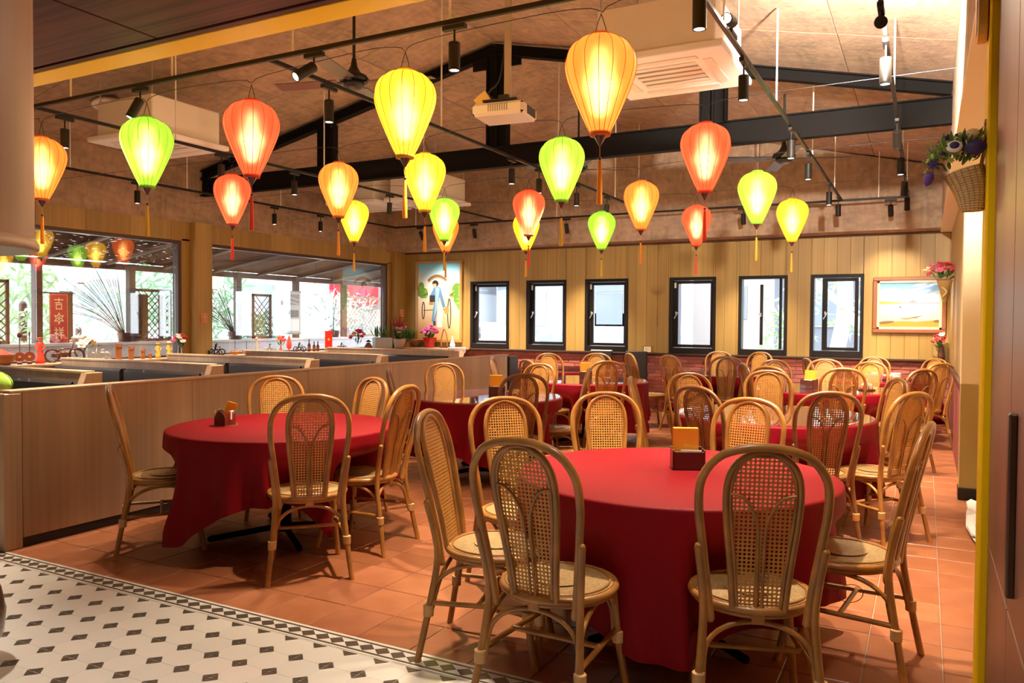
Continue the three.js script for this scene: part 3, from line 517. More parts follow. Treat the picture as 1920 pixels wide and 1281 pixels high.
function makeLantern(c) {
  const [rgb] = LC[c], t = thing('silk_lantern', 'x', 'lantern', 0, 0, 0);
  const sm = new THREE.MeshPhysicalMaterial({ color: new THREE.Color().setRGB(...rgb), roughness: .8, transmission: .7, thickness: .1, ior: 1.45, emissive: new THREE.Color().setRGB(...rgb), emissiveIntensity: .45 });
  obj('shade', SH.g, sm, t); obj('ribs', ribGeo, ribMat, t);
  const trim = mat(rgb.map(v => v * .75), .6);
  obj('top_collar', lathe([[.03, .482], [.05, .482], [.052, .494], [.048, .500], [.03, .500]], 20), trim, t); obj('bottom_collar', lathe([[.03, -.012], [.053, -.012], [.055, 0], [.053, .010], [.03, .010]], 20), trim, t);
  obj('bulb', lathe([[0, .10], [.018, .102], [.034, .14], [.037, .20], [.030, .29], [.018, .36], [.012, .40], [0, .41]], 14), bulbMat, t);
  obj('socket', cyl(.016, .016, .07, .40, 12), M.black, t);
  obj('hanger', [tube([L3(-.03, .498, 0), L3(-.02, .54, 0), L3(0, .60, 0)], .0022, 8, 5), tube([L3(.03, .498, 0), L3(.02, .54, 0), L3(0, .60, 0)], .0022, 8, 5)], M.black, t);
  obj('finial', lathe([[0, -.062], [.006, -.060], [.022, -.032], [.030, -.016], [.030, -.012], [0, -.012]], 14), M.darkwood, t);
  const tm = mat({ orange: [.90, .38, .02], yellow: [.90, .45, .02], red: [.80, .04, .02], green: [.72, .50, .03] }[c], .6, { transmission: .25, thickness: 0 });
  const ts = obj('tassel', [bar(L3(0, -.062, 0), L3(0, -.16, 0), .0016, 5), lathe([[0, -.36], [.015, -.355], [.013, -.25], [.009, -.14], [0, -.135]], 12)], tm, t);
  obj('bead', ball(.0095, 0, -.125, 0), M.darkwood, ts);
  const l = new THREE.PointLight(new THREE.Color().setRGB(BULB[0], BULB[1] * .9, BULB[2] * .8), LANTERN, 12, 2); l.position.set(0, .24, 0); l.castShadow = true; l.shadow.radius = 3; t.add(l); l.name = 'bulb_light';
  return t;
}
const LROW = [3.8, 5.7, 7.75, 9.7], LY = 2.43;
const LAN = [
  ['orange', -1.475, 3.74, 'largest orange lantern, top centre right, nearest row'], ['yellow', -2.69, 3.76, 'largest yellow lantern, left of the projector, nearest row'], ['red', -3.97, 3.82, 'largest red lantern, in the nearest row above the left table'], ['green', -4.98, 3.80, 'largest green lantern, in the nearest row upper left'], ['orange', -6.28, 3.83, 'orange lantern at far left beside the round hood'],
  ['red', -1.44, 5.73, 'red lantern before the black truss beam, right of the big orange one'], ['green', -2.56, 5.68, 'green lantern before the truss beam in mid picture'], ['yellow', -3.86, 5.69, 'yellow lantern just below and right of the largest yellow one'], ['orange', -4.80, 5.67, 'orange lantern overlapping the truss left of the two yellow ones'], ['red', -6.16, 5.67, 'red lantern below and left of the largest red one'],
  ['green', -1.45, 7.76, 'green lantern at right, between the red one and the rightmost yellow one'], ['orange', -2.61, 7.78, 'orange lantern right of the mid green one, third row'], ['red', -3.90, 7.78, 'red lantern hanging over a yellow one in mid picture'], ['green', -5.06, 7.87, 'small green lantern over an orange one, left of centre'], ['yellow', -6.15, 7.55, 'small yellow lantern before the left window header'],
  ['yellow', -1.40, 9.64, 'rightmost yellow lantern, farthest row'], ['red', -2.53, 9.68, 'small red lantern in the farthest row, partly behind a red tassel'], ['green', -3.79, 9.70, 'smallest green lantern in the farthest row'], ['yellow', -4.76, 9.42, 'yellow lantern half hidden behind a red one'], ['orange', -5.88, 9.18, 'orange lantern half hidden behind the small green one'],
];
for (const [c, X, Z, d] of LAN) {
  let o = lanternProto[c];
  if (!o) o = lanternProto[c] = makeLantern(c); else { o = o.clone(); o.name = numbered('silk_lantern'); scene.add(o); }
  o.userData = { n: {}, label: d.split(' ').length < 4 ? d + ' hanging lit' : d, category: 'lantern', group: 'lit silk lanterns in four rows' };
  o.position.set(X, LY, -Z); o.rotation.y = rr(0, .39);
}
for (let r = 0; r < 4; r++) { // the wire each row hangs from, dipping to every lantern
  const row = LAN.slice(r * 5, r * 5 + 5), pts = [L3(.17, LY + .66, -LROW[r])];
  for (const [, X, Z] of row) { pts.push(L3(X + .30, LY + .655, -Z), L3(X + .05, LY + .635, -Z), L3(X, LY + .602, -Z), L3(X - .05, LY + .635, -Z), L3(X - .30, LY + .655, -Z)); }
  pts.push(L3(-9.17, LY + .68, -LROW[r]));
  tag(obj('lantern_wire', tube(pts, .0024, 260, 5), M.black), 'thin dark cable carrying the ' + ['nearest', 'second', 'third', 'farthest'][r] + ' row of silk lanterns', 'cable', 'lantern cables');
}
// ---------------------------------------------------------------- light tracks and their spotlights
const TY = 3.18;
const hang = (X, Z) => rbox(X - .006, X + .006, TY, CEIL(X), Z - .006, Z + .006, .002);
function rail(X0, X1, Z0, Z1, label, hx) {
  const t = thing('light_track', label, 'light track', 0, 0, 0, 0, 'black light tracks');
  obj('rail', rbox(X0, X1, TY - .014, TY + .014, Z0, Z1, .003), M.can, t);
  for (const [X, Z] of hx) obj('hanger_rod', hang(X, Z), M.offwhite, t);
  return t;
}
const w = .013;
rail(-7.6, .0, 3.83 - w, 3.83 + w, 'black track crossing the room above the nearest lanterns', [[-5.9, 3.83], [-4.75, 3.83], [-3.62, 3.83], [-2.43, 3.83], [-.6, 3.83]]);
rail(-6.4 - w, -6.4 + w, 3.85, 11.8, 'black track running back above the left chairs', [[-6.4, 5.2], [-6.4, 7.3], [-6.4, 9.4]]);
rail(-8.65 - w, -8.65 + w, 3.3, 11.8, 'black track along the left windows', [[-8.65, 5.6], [-8.65, 7.2], [-8.65, 8.9], [-8.65, 10.6]]);
rail(-3.83 - w, -3.83 + w, 3.85, 11.8, 'black track running back past the projector', [[-3.83, 5.9], [-3.83, 8.4], [-3.83, 10.3]]);
rail(-1.06 - w, -1.06 + w, 3.85, 11.8, 'black track running back below the big ceiling cassette', [[-1.06, 4.6], [-1.06, 6.4], [-1.06, 8.6], [-1.06, 10.8]]);
rail(-.24 - w, -.24 + w, 3.85, 11.8, 'black track nearest the right bulkhead', [[-.24, 4.9], [-.24, 6.5], [-.24, 9.0], [-.24, 11.0]]);
rail(-8.65, -.24, 11.8 - w, 11.8 + w, 'black track crossing the room before the stucco gable', [[-8.2, 11.8], [-7.5, 11.8], [-5.4, 11.8], [-4.0, 11.8], [-2.2, 11.8], [-.6, 11.8]]);
const lensMat = em([1, .93, .82], 9), lensHot = em([1, .97, .92], 60);
const canG = lathe([[0, 0], [.031, 0], [.034, .004], [.034, .145], [.031, .15], [0, .15]], 16).translate(0, -.15, 0), ringG = lathe([[.027, -.158], [.034, -.158], [.034, -.149], [.027, -.149]], 16), lensG = cyl(.027, .027, .004, -.155, 16), canIn = merge([canG, ringG]);
function spot(X, Z, tilt, about, label, power = 1, hot = false, cone = .62, tint = WARM) { // tilt away from straight down, about the vertical
  const t = thing('track_spotlight', label, 'spotlight', X, TY - .02, Z, 0, 'black cylinder spotlights');
  obj('adapter', cbox(.034, .028, .15, .003).translate(0, -.014, 0).rotateY(Math.abs(Z - 3.83) < .1 || Math.abs(Z - 11.8) < .1 ? Math.PI / 2 : 0), M.can, t);
  obj('stem', cyl(.006, .006, .075, -.10, 8), M.can, t);
  const h = obj('can', canIn, M.can, t); h.position.y = -.10; h.rotation.order = 'YXZ'; h.rotation.set(tilt, about, 0);
  if (tilt > .2) h.position.y = -.085;
  obj('lens', lensG, hot ? lensHot : lensMat, h);
  const d = L3(0, -1, 0).applyEuler(new THREE.Euler(tilt, about, 0, 'YXZ')), l = new THREE.SpotLight(new THREE.Color().setRGB(...tint), SPOT * power, 14, cone, .7, 2);
  l.position.copy(d).multiplyScalar(.165).add(h.position); l.target.position.copy(d).multiplyScalar(2).add(h.position); l.castShadow = true; l.shadow.radius = 2.5; l.name = 'beam'; l.target.name = 'aim'; t.add(l, l.target); return t;
}
const ord = ['first', 'second', 'third', 'fourth', 'fifth', 'sixth'];
[[-5.09, .45, 2.6], [-3.44, .95, 2.8, .2], [-2.40, 0, 0], [-1.0, 0, 0]].forEach(([X, t, a, p], i) => spot(X, 3.83, t, a, ['tilted black spotlight on the near cross track above the largest green lantern', 'black spotlight on the near cross track whose lit lens faces us', 'black spotlight on the near cross track left of the projector pole', 'black spotlight on the near cross track beside the cassette unit'][i], p ?? 1));
[[4.1, 0], [5.75, 0], [6.8, 0], [8.6, .15]].forEach(([Z, t], i) => spot(-6.4, Z, t, 1, ord[i] + ' black spotlight from the near end of the track above the left chairs'));
[[5.0, 0], [6.46, 0], [8.77, .0], [9.78, 0]].forEach(([Z, t], i) => spot(-8.65, Z, t, 1, ord[i] + ' black spotlight from the near end of the track along the left windows'));
[[4.42, 0], [7.24, 0], [7.89, 0], [8.95, 0], [9.99, .2]].forEach(([Z, t], i) => spot(-3.83, Z, t, .8, ord[i] + ' black spotlight from the near end of the track past the projector'));
const glare = spot(-1.06, 4.82, 1.75, Math.PI, 'glaring spotlight at the top edge, lens turned towards us', .12, true, .8);
glare.rotation.z = Math.PI; glare.position.y = TY + .014;
[[5.17, 0], [7.17, 0], [8.29, 0], [10.19, 0], [11.3, .2]].forEach(([Z, t], i) => spot(-1.06, Z, t, 0, ord[i] + ' black spotlight on the track below the big ceiling cassette'));
spot(-.24, 4.62, 1.9, .04, 'spotlight at the top edge turned up to wash the right ceiling white', 4.2, true, .9, [1, .92, .8]);
[[5.2, 0], [7.25, .7, 0], [8.4, 0], [9.9, .3], [11.2, .45, 0]].forEach(([Z, t, a], i) => spot(-.24, Z, t, a ?? .2, ord[i] + ' black spotlight on the track nearest the right bulkhead'));
[[-8.1, .62], [-7.5, .3], [-6.98, .3], [-5.9, .15], [-5.23, .3], [-2.4, .3], [-.45, .62]].forEach(([X, t], i) => spot(X, 11.8, t, 0, [...ord, 'seventh'][i] + ' black spotlight from the left on the far cross track', t > .5 ? .3 : .8));
// recessed downlights in the brown entry soffit
for (const [X, Z] of [[-4.7, 1.5], [-3.45, 1.5], [-1.75, 1.5], [-.55, 2.05], [-4.4, .0], [-1.6, -.2], [-.6, .2]]) {
  const t = thing('downlight', 'small round white downlight in the brown entry soffit, ' + (Z > 2 ? 'nearest the yellow jamb' : (Z > 1 ? 'front row, ' : 'back row, ') + (X < -4 ? 'leftmost' : X < -3 ? 'second from left' : X < -1 ? 'middle' : 'rightmost')), 'downlight', X, 2.958, Z, 0, 'downlights in the entry soffit');
  obj('ring', lathe([[.035, -.003], [.05, -.004], [.052, 0], [.035, .002]], 20), M.white, t); obj('lens', cyl(.035, .035, .003, -.002, 16), lensMat, t);
  const l = new THREE.SpotLight(new THREE.Color().setRGB(1, .9, .76), X > -.56 && Z > 2 ? HALL * .45 : HALL, 9, X > -.56 && Z > 2 ? 1.05 : .47, .8, 2); l.position.set(0, -.02, 0); l.target.position.set(0, -1, 0); l.castShadow = true; l.shadow.radius = 3; l.name = 'beam'; l.target.name = 'aim'; t.add(l, l.target);
}
// ---------------------------------------------------------------- ceiling cassettes, fans, projector, discs
function cassette(X, y, Z, label) {
  const t = thing('ceiling_cassette', label, 'air conditioner', X, y, Z, 0, 'ceiling cassette air conditioners');
  obj('body', lbox(.84, .36, .84, 0, .225, 0, .01), M.offwhite, t);
  const tw = .475, tb = .44; const s = new THREE.Shape(); s.moveTo(-tw, -tw); s.lineTo(tw, -tw); s.lineTo(tw, tw); s.lineTo(-tw, tw); const h = new THREE.Path(); h.moveTo(-.25, -.25); h.lineTo(-.25, .25); h.lineTo(.25, .25); h.lineTo(.25, -.25); s.holes.push(h);
  obj('fascia_panel', new THREE.ExtrudeGeometry(s, { depth: .03, bevelEnabled: true, bevelThickness: .012, bevelSize: .012, bevelSegments: 2 }).rotateX(Math.PI / 2).translate(0, .038, 0), M.white, t);
  for (let k = 0; k < 4; k++) obj('louvre', lbox(.56, .006, .062, 0, -.006, .335, .003).rotateY(k * Math.PI / 2), M.offwhite, t);
  const g = obj('grille', [lbox(.5, .012, .5, 0, .012, 0, .002)], M.grey, t); for (let k = 0; k < 5; k++) obj('slat', lbox(.49, .012, .055, 0, .002, -.2 + k * .1, .003), M.wallGrey ?? M.offwhite, g);
  for (const [a, b] of [[1, 1], [1, -1], [-1, 1], [-1, -1]]) obj('hanger_rod', bar(L3(a * .4, .33, b * .4), L3(a * .4, CEIL(X + a * .4) - y, b * .4), .006), M.metal, t);
}
cassette(-1.70, 3.3, 5.72, 'big white ceiling cassette behind the largest orange lantern');
cassette(-7.2, 3.3, 5.65, 'white ceiling cassette behind the largest green lantern');
cassette(-6.9, 3.3, 10.26, 'distant white ceiling cassette behind the small green and yellow lanterns');
cassette(-8.0, 3.3, 10.2, 'white ceiling cassette nearest the far left corner');
function fan(X, y, Z, turn, bladeMats, label) {
  const t = thing('ceiling_fan', label, 'ceiling fan', X, y, Z, turn, 'ceiling fans on long rods');
  obj('rod', cyl(.013, .013, CEIL(X) - y - .1, .1, 10), M.black, t);
  obj('canopy', lathe([[0, -.02], [.12, -.02], [.125, .0], [.11, .025], [.06, .05], [.03, .10], [.018, .17], [0, .17]], 20), M.black, t);
  obj('motor', lathe([[0, -.09], [.05, -.085], [.085, -.06], [.09, -.02], [0, -.02]], 20), M.black, t);
  for (let k = 0; k < 4; k++) { const b = obj('blade', lbox(.56, .008, .13, .42, -.03, 0, .003), bladeMats[k % bladeMats.length], t); b.rotation.order = 'YXZ'; b.rotation.set(.16, k * Math.PI / 2, 0); obj('blade_arm', lbox(.12, .008, .04, .13, -.03, 0, .002), M.black, b); }
}
const bladeM = mat([.16, .06, .035], .4), bladeD = mat([.06, .05, .05], .4);
fan(-4.28, 3.50, 5.25, .25, [bladeM, bladeD], 'dark ceiling fan on a long rod left of the largest yellow lantern');
fan(-4.15, 3.55, 9.75, .6, [bladeD], 'dark ceiling fan behind the mid green lantern');
fan(-1.42, 3.32, 9.1, .35, [bladeD], 'dark ceiling fan under the truss beam at the right');
{
  const X = -2.5, Z = 4.62, y = 2.86, t = thing('projector', 'pale projector hanging from a perforated steel pole with cables', 'projector', X, y, Z, .12);
  const b = obj('housing', lbox(.36, .085, .28, 0, 0, 0, .018), mat([.78, .70, .58], .45), t);
  obj('vent', Array.from({ length: 9 }, (_, i) => lbox(.008, .05, .006, -.06 + i * .016, .006, .139, .001)), M.grey, b);
  obj('lens_barrel', cyl(.035, .035, .03, 0, 16).rotateX(Math.PI / 2).translate(-.12, 0, -.16), M.black, b); obj('side_vent', lbox(.006, .055, .16, .179, 0, -.02, .001), M.black, b);
  obj('mount_plate', [lbox(.24, .012, .2, 0, .065, 0, .002), lbox(.07, .05, .07, 0, .09, 0, .004), lbox(.17, .01, .02, -.10, .10, .06, .002).rotateZ(.5)], M.black, t);
  obj('pole', [lbox(.045, CEIL(X) - y - .1, .02, .02, (CEIL(X) - y + .1) / 2, 0, .002), lbox(.02, CEIL(X) - y - .1, .03, .005, (CEIL(X) - y + .1) / 2, -.012, .001)], mat([.42, .34, .26], .5, { metalness: .3 }), t);
  obj('bracket', [lbox(.10, .10, .012, -.07, .15, .03, .002).rotateZ(.6)], mat([.75, .5, .15], .5), t);
  obj('cable', [tube([L3(-.05, .08, .03), L3(-.10, .13, .05), L3(-.03, .22, .02), L3(-.005, .5, -.01), L3(-.005, 1.1, -.02)], .006, 30, 5)], M.black, t);
}
for (const [X, Z, l] of [[-8.0, 5.6, 'white round disc on the left ceiling slope above the green lantern'], [-8.6, 10.2, 'white round disc on the far left ceiling slope']]) { const t = thing('ceiling_speaker', l, 'ceiling speaker', X, CEIL(X) - .03, Z, 0, 'round ceiling discs'); obj('rim', lathe([[.0, -.018], [.13, -.018], [.15, -.01], [.155, .02], [0, .02]], 28), M.white, t); obj('grille', lathe([[0, -.022], [.11, -.022], [.115, -.016], [0, -.016]], 24), M.offwhite, t); t.rotation.z = Math.atan(.2166); }
// ---------------------------------------------------------------- partition and booths on the left
{
  const p = struct('partition');
  obj('core', rbox(-5.20, -5.135, .05, 1.005, 2.9, 9.58, 0), M.lam, p);
  for (let k = 0; k < 5; k++) { const a = 2.98 + 1.32 * k; obj('panel', rbox(-5.14, -5.118, .065, 1.0, a + .001, Math.min(a + 1.32, 9.6) - .001, .0015), M.lam, p); }
  obj('kick', rbox(-5.19, -5.128, 0, .062, 2.9, 9.6, .001), M.black, p);
  obj('top_cap', rbox(-5.225, -5.112, 1.0, 1.018, 2.9, 9.62, .003), M.lamEdge, p);
  obj('end_post', rbox(-5.27, -5.11, 0, 1.0, 2.86, 2.975, .006), M.lamEdge, p);
  obj('end_panel', rbox(-5.20, -5.10, 0, .985, 9.62, 9.88, .008), M.cushion, p, 'black padded end panel');
}
const boothL = ['first booth bench back from the entry, dark cushion and angled end post', 'second booth bench back, dark cushion below its pale top rail', 'third booth bench back with a two-part dark cushion', 'fourth booth bench back with a long dark cushion', 'last booth bench back beside the white bucket'];
[4.32, 5.66, 7.1, 8.45, 10.25].forEach((Z, i) => {
  const t = thing('booth_bench', boothL[i], 'bench', -7.65, 0, Z, 0, 'wooden booth benches'), hw = 1.22;
  obj('back_panel', lbox(2 * hw, .99, .09, 0, .505, 0, .003), M.lam, t);
  obj('top_rail', lbox(2 * hw + .02, .026, .10, 0, 1.01, 0, .005), M.lamEdge, t);
  obj('end_post', [(() => { const s = new THREE.Shape(); s.moveTo(-.07, 0); s.lineTo(.13, 0); s.lineTo(.13, .84); s.lineTo(.07, 1.0); s.lineTo(-.07, 1.0); return new THREE.ExtrudeGeometry(s, { depth: .07, bevelEnabled: true, bevelSize: .004, bevelThickness: .004, bevelSegments: 1 }).rotateY(-Math.PI / 2).translate(hw + .07, .005, 0); })()], M.lamEdge, t);
  for (const s of [0, 1]) obj('back_cushion', lbox(hw - .02, .42, .10, -hw / 2 + s * hw - .01, .725, .095, .03), M.cushion, t);
  obj('seat_box', lbox(2 * hw - .02, .38, .46, 0, .19, .28, .004), M.lam, t);
  obj('seat_cushion', lbox(2 * hw - .02, .09, .48, 0, .425, .28, .03), M.cushion, t);
});
{ const t = thing('cushion', 'shiny lime green cushion at far left above the partition end', 'cushion', -6.98, .90, 3.82, .3); obj('cover', ball(.2, 0, .1, 0, [1.35, .75, .5], 18), mat([.42, .72, .10], .25, { clearcoat: .5 }), t); obj('seam', new THREE.TorusGeometry(.2, .006, 6, 32).scale(1.36, .76, 1).translate(0, .1, 0), mat([.25, .5, .05], .5), t); t.position.set(-7.05, .845, -3.86); t.scale.setScalar(.72); }
for (const [X, Z, l] of [[-4.28, 12.42, 'black high-backed chair against the bricks below the third and fourth windows'], [-4.90, 12.42, 'black high-backed chair with a pale top edge against the bricks below the third window']]) {
  const t = thing('black_chair', l, 'chair', X, 0, Z, 0, 'black high-backed chairs'); obj('backrest', lbox(.38, .52, .05, 0, .73, -.17, .02), M.cushion, t); obj('seat', lbox(.40, .06, .40, 0, .45, 0, .02), M.cushion, t);
  for (const [a, b] of [[1, 1], [1, -1], [-1, 1], [-1, -1]]) obj('leg', bar(L3(a * .17, .42, b * .16), L3(a * .18, 0, b * .18), .014), M.black, t);
  if (X < -4.6) obj('top_edge', lbox(.38, .02, .055, 0, .985, -.17, .006), M.white, t);
}
// ---------------------------------------------------------------- paintings and signs
function picture(name, label, X0, X1, y0, y1, Z, fw, frameM, slip, draw, cw, ch) {
  const t = thing(name, label, 'painting', (X0 + X1) / 2, (y0 + y1) / 2, Z, 0), w = X1 - X0, h = y1 - y0, d = .04;
  obj('frame', [lbox(w, fw, d, 0, h / 2 - fw / 2, 0, .008), lbox(w, fw, d, 0, -h / 2 + fw / 2, 0, .008), lbox(fw, h - 2 * fw, d, -w / 2 + fw / 2, 0, 0, .008), lbox(fw, h - 2 * fw, d, w / 2 - fw / 2, 0, 0, .008)], frameM, t);
  if (slip) { const a = w - 2 * fw, b = h - 2 * fw; obj('slip', [lbox(a, slip, .02, 0, b / 2 - slip / 2, 0, .003), lbox(a, slip, .02, 0, -b / 2 + slip / 2, 0, .003), lbox(slip, b, .02, -a / 2 + slip / 2, 0, 0, .003), lbox(slip, b, .02, a / 2 - slip / 2, 0, 0, .003)], M.cream2, t); }
  const g = new THREE.BoxGeometry(w - 2 * fw + .002, h - 2 * fw + .002, .006).translate(0, 0, -.006);
  obj('canvas', g, new THREE.MeshStandardMaterial({ map: canvasTex(cw, ch, draw), roughness: .55 }), t);
  return t;
}
picture('boat_painting', 'wide framed painting of a boat on a sandy shore under blue sky', -.70, .255, 1.34, 2.16, 12.77, .055, mat([.26, .085, .03], .4, { clearcoat: .4 }), .035, (c, w, h) => {
  let g = c.createLinearGradient(0, 0, 0, h * .5); g.addColorStop(0, '#5f9be0'); g.addColorStop(.6, '#a8d0f2'); g.addColorStop(1, '#eaf0ee'); c.fillStyle = g; c.fillRect(0, 0, w, h * .5);
  c.fillStyle = 'rgba(235,243,250,.5)'; for (let i = 0; i < 26; i++) { c.beginPath(); c.ellipse(w * hash(i, 1, 1), h * (.06 + .3 * hash(i, 2, 1)), w * .12, h * .02, -.15, 0, 7); c.fill(); }
  g = c.createLinearGradient(0, h * .48, 0, h * .85); g.addColorStop(0, '#d8dcdc'); g.addColorStop(1, '#b9b4a8'); c.fillStyle = g; c.fillRect(0, h * .46, w, h * .4);
  c.fillStyle = '#9aa45c'; c.beginPath(); c.moveTo(0, h * .42); c.quadraticCurveTo(w * .2, h * .42, w * .5, h * .465); c.lineTo(0, h * .49); c.fill();
  c.fillStyle = '#8a93a0'; c.beginPath(); c.moveTo(w * .48, h * .46); c.lineTo(w * .56, h * .385); c.lineTo(w * .62, h * .45); c.lineTo(w, h * .455); c.lineTo(w, h * .468); c.lineTo(w * .45, h * .468); c.fill();
  c.fillStyle = '#c08c34'; c.beginPath(); c.moveTo(0, h * .9); c.quadraticCurveTo(w * .3, h * .80, w * .6, h * .84); c.lineTo(w, h * .8); c.lineTo(w, h); c.lineTo(0, h); c.fill();
  c.fillStyle = '#75582b'; c.beginPath(); c.ellipse(w * .14, h * .86, w * .14, h * .03, -.1, 0, 7); c.fill(); c.beginPath(); c.ellipse(w * .95, h * .83, w * .08, h * .03, 0, 0, 7); c.fill();
  c.fillStyle = '#6d5a3c'; c.beginPath(); c.moveTo(w * .33, h * .77); c.quadraticCurveTo(w * .5, h * .84, w * .72, h * .71); c.quadraticCurveTo(w * .5, h * .77, w * .33, h * .77); c.fill(); c.fillStyle = '#d9a05c'; c.fillRect(w * .36, h * .765, w * .28, h * .014);
  c.fillStyle = '#f4e9e6'; c.beginPath(); c.moveTo(w * .35, h * .74); c.lineTo(w * .365, h * .57); c.lineTo(w * .40, h * .74); c.fill(); c.fillStyle = '#5b4434'; c.beginPath(); c.arc(w * .367, h * .545, h * .017, 0, 7); c.fill();
  c.strokeStyle = '#7b7060'; c.lineWidth = 3; for (const [x, a, b] of [[.13, .66, .85], [.16, .5, .86], [.09, .7, .84], [.25, .7, .8]]) { c.beginPath(); c.moveTo(w * x, h * a); c.lineTo(w * x, h * b); c.stroke(); }
}, 640, 480);
picture('portrait_poster', 'tall framed picture of a woman in pale blue wheeling a bicycle by an arched bridge', -8.87, -7.80, 1.06, 2.64, 12.77, .055, mat([.42, .23, .06], .4, { clearcoat: .3 }), 0, (c, w, h) => {
  let g = c.createLinearGradient(0, 0, 0, h * .45); g.addColorStop(0, '#5db4dc'); g.addColorStop(.5, '#e8f6fb'); g.addColorStop(1, '#ffffff'); c.fillStyle = g; c.fillRect(0, 0, w, h);
  c.fillStyle = '#6fa845'; for (const [x, y, r] of [[.06, .36, .1], [.14, .4, .1], [.08, .3, .07], [.93, .36, .12], [.86, .46, .1], [.95, .52, .12], [.9, .6, .07]]) { c.beginPath(); c.ellipse(w * x, h * y, w * r, h * r * .8, 0, 0, 7); c.fill(); }
  c.fillStyle = '#c6d85c'; for (let i = 0; i < 40; i++) { const s = i % 3 ? .7 + .3 * hash(i, 1, 5) : .22 * hash(i, 1, 5); c.beginPath(); c.ellipse(w * s, h * (.3 + .3 * hash(i, 2, 5)), w * .03, h * .015, 0, 0, 7); c.globalAlpha = .45; c.fill(); } c.globalAlpha = 1;
  g = c.createLinearGradient(0, h * .5, 0, h); g.addColorStop(0, '#fdf3dc'); g.addColorStop(1, '#dca567'); c.fillStyle = g; c.beginPath(); c.moveTo(0, h * .46); c.lineTo(w * .8, h * .44); c.lineTo(w, h * .64); c.lineTo(w, h); c.lineTo(0, h); c.fill();
  c.strokeStyle = '#8f6a44'; c.lineWidth = w * .05; c.beginPath(); c.moveTo(w * .24, h * .23); c.quadraticCurveTo(w * .46, h * .10, w * .68, h * .23); c.stroke(); c.strokeStyle = '#c9a06c'; c.lineWidth = w * .02; c.beginPath(); c.moveTo(w * .26, h * .25); c.quadraticCurveTo(w * .46, h * .135, w * .66, h * .24); c.stroke();
  c.strokeStyle = '#4a3526'; c.lineWidth = w * .022; for (const [x, y, rx, ry] of [[.13, .62, .03, .11], [.75, .66, .035, .19]]) { c.beginPath(); c.ellipse(w * x, h * y, w * rx, h * ry, 0, 0, 7); c.stroke(); }
  c.lineWidth = w * .014; c.beginPath(); c.moveTo(w * .13, h * .62); c.lineTo(w * .74, h * .6); c.moveTo(w * .13, h * .42); c.lineTo(w * .24, h * .40); c.moveTo(w * .75, h * .42); c.lineTo(w * .85, h * .40); c.stroke();
  c.fillStyle = '#6f9fd6'; c.beginPath(); c.moveTo(w * .40, h * .30); c.lineTo(w * .54, h * .32); c.lineTo(w * .66, h * .57); c.lineTo(w * .60, h * .59); c.lineTo(w * .52, h * .44); c.lineTo(w * .47, h * .62); c.lineTo(w * .40, h * .80); c.lineTo(w * .33, h * .76); c.lineTo(w * .40, h * .46); c.lineTo(w * .28, h * .44); c.fill();
  c.fillStyle = '#a6dcf2'; c.beginPath(); c.moveTo(w * .42, h * .31); c.lineTo(w * .52, h * .33); c.lineTo(w * .47, h * .6); c.lineTo(w * .38, h * .74); c.lineTo(w * .42, h * .45); c.fill();
  c.fillStyle = '#f6fbfd'; c.beginPath(); c.moveTo(w * .47, h * .5); c.lineTo(w * .60, h * .58); c.lineTo(w * .58, h * .84); c.lineTo(w * .46, h * .84); c.fill();
  c.fillStyle = '#3a3440'; c.fillRect(w * .28, h * .42, w * .13, h * .09); c.fillStyle = '#2b1d18'; c.beginPath(); c.ellipse(w * .42, h * .265, w * .075, h * .042, .2, 0, 7); c.fill(); c.fillStyle = '#f0c6a0'; c.beginPath(); c.ellipse(w * .40, h * .285, w * .045, h * .033, .2, 0, 7); c.fill(); c.fillStyle = '#2b1d18'; c.fillRect(w * .36, h * .25, w * .1, h * .017); c.beginPath(); c.arc(w * .388, h * .28, 3, 0, 7); c.arc(w * .415, h * .282, 3, 0, 7); c.fill();
  c.fillStyle = '#e2a45f'; c.beginPath(); c.ellipse(w * .69, h * .62, w * .06, h * .05, 0, 0, 7); c.fill();
  c.fillStyle = '#34506a'; c.fillRect(w * .37, h * .76, w * .06, h * .06); c.fillStyle = '#e98c58'; c.beginPath(); c.ellipse(w * .32, h * .53, w * .06, h * .02, 0, 0, 7); c.fill();
}, 560, 840);
{ const t = thing('card_stand', 'small framed white card standing on the sill between the third and fourth windows', 'sign', -4.14, .962, 12.745, 0); obj('frame', [lbox(.15, .012, .014, 0, .006, 0, .002), lbox(.15, .012, .014, 0, .109, 0, .002), lbox(.012, .1, .014, -.069, .058, 0, .002), lbox(.012, .1, .014, .069, .058, 0, .002)], M.wood, t); obj('card', new THREE.BoxGeometry(.128, .094, .004).translate(0, .058, 0), new THREE.MeshStandardMaterial({ roughness: .6, map: canvasTex(128, 96, (c, w, h) => { c.fillStyle = '#f3e2c2'; c.fillRect(0, 0, w, h); c.fillStyle = '#a08866'; for (let i = 0; i < 4; i++) c.fillRect(22, 26 + i * 13, 84 - (i % 2) * 22, 4); }) }), t); }
for (const [Z, X, y, l, rgb] of [[7.83, -9.068, 1.49, 'small orange paper tag stuck on the column between the left windows', [.72, .30, .12]], [12.62, -9.088, 1.62, 'small pink paper tag on the corner column', [.85, .42, .30]]]) { const t = thing('paper_tag', l, 'tag', X, y, Z, Math.PI / 2); obj('paper', lbox(.11, .14, .004, 0, 0, 0, .001), mat(rgb, .7), t); obj('mark', [lbox(.03, .03, .002, 0, .025, .003, .0005), lbox(.06, .012, .002, 0, -.025, .003, .0005)], M.redwood, t); }
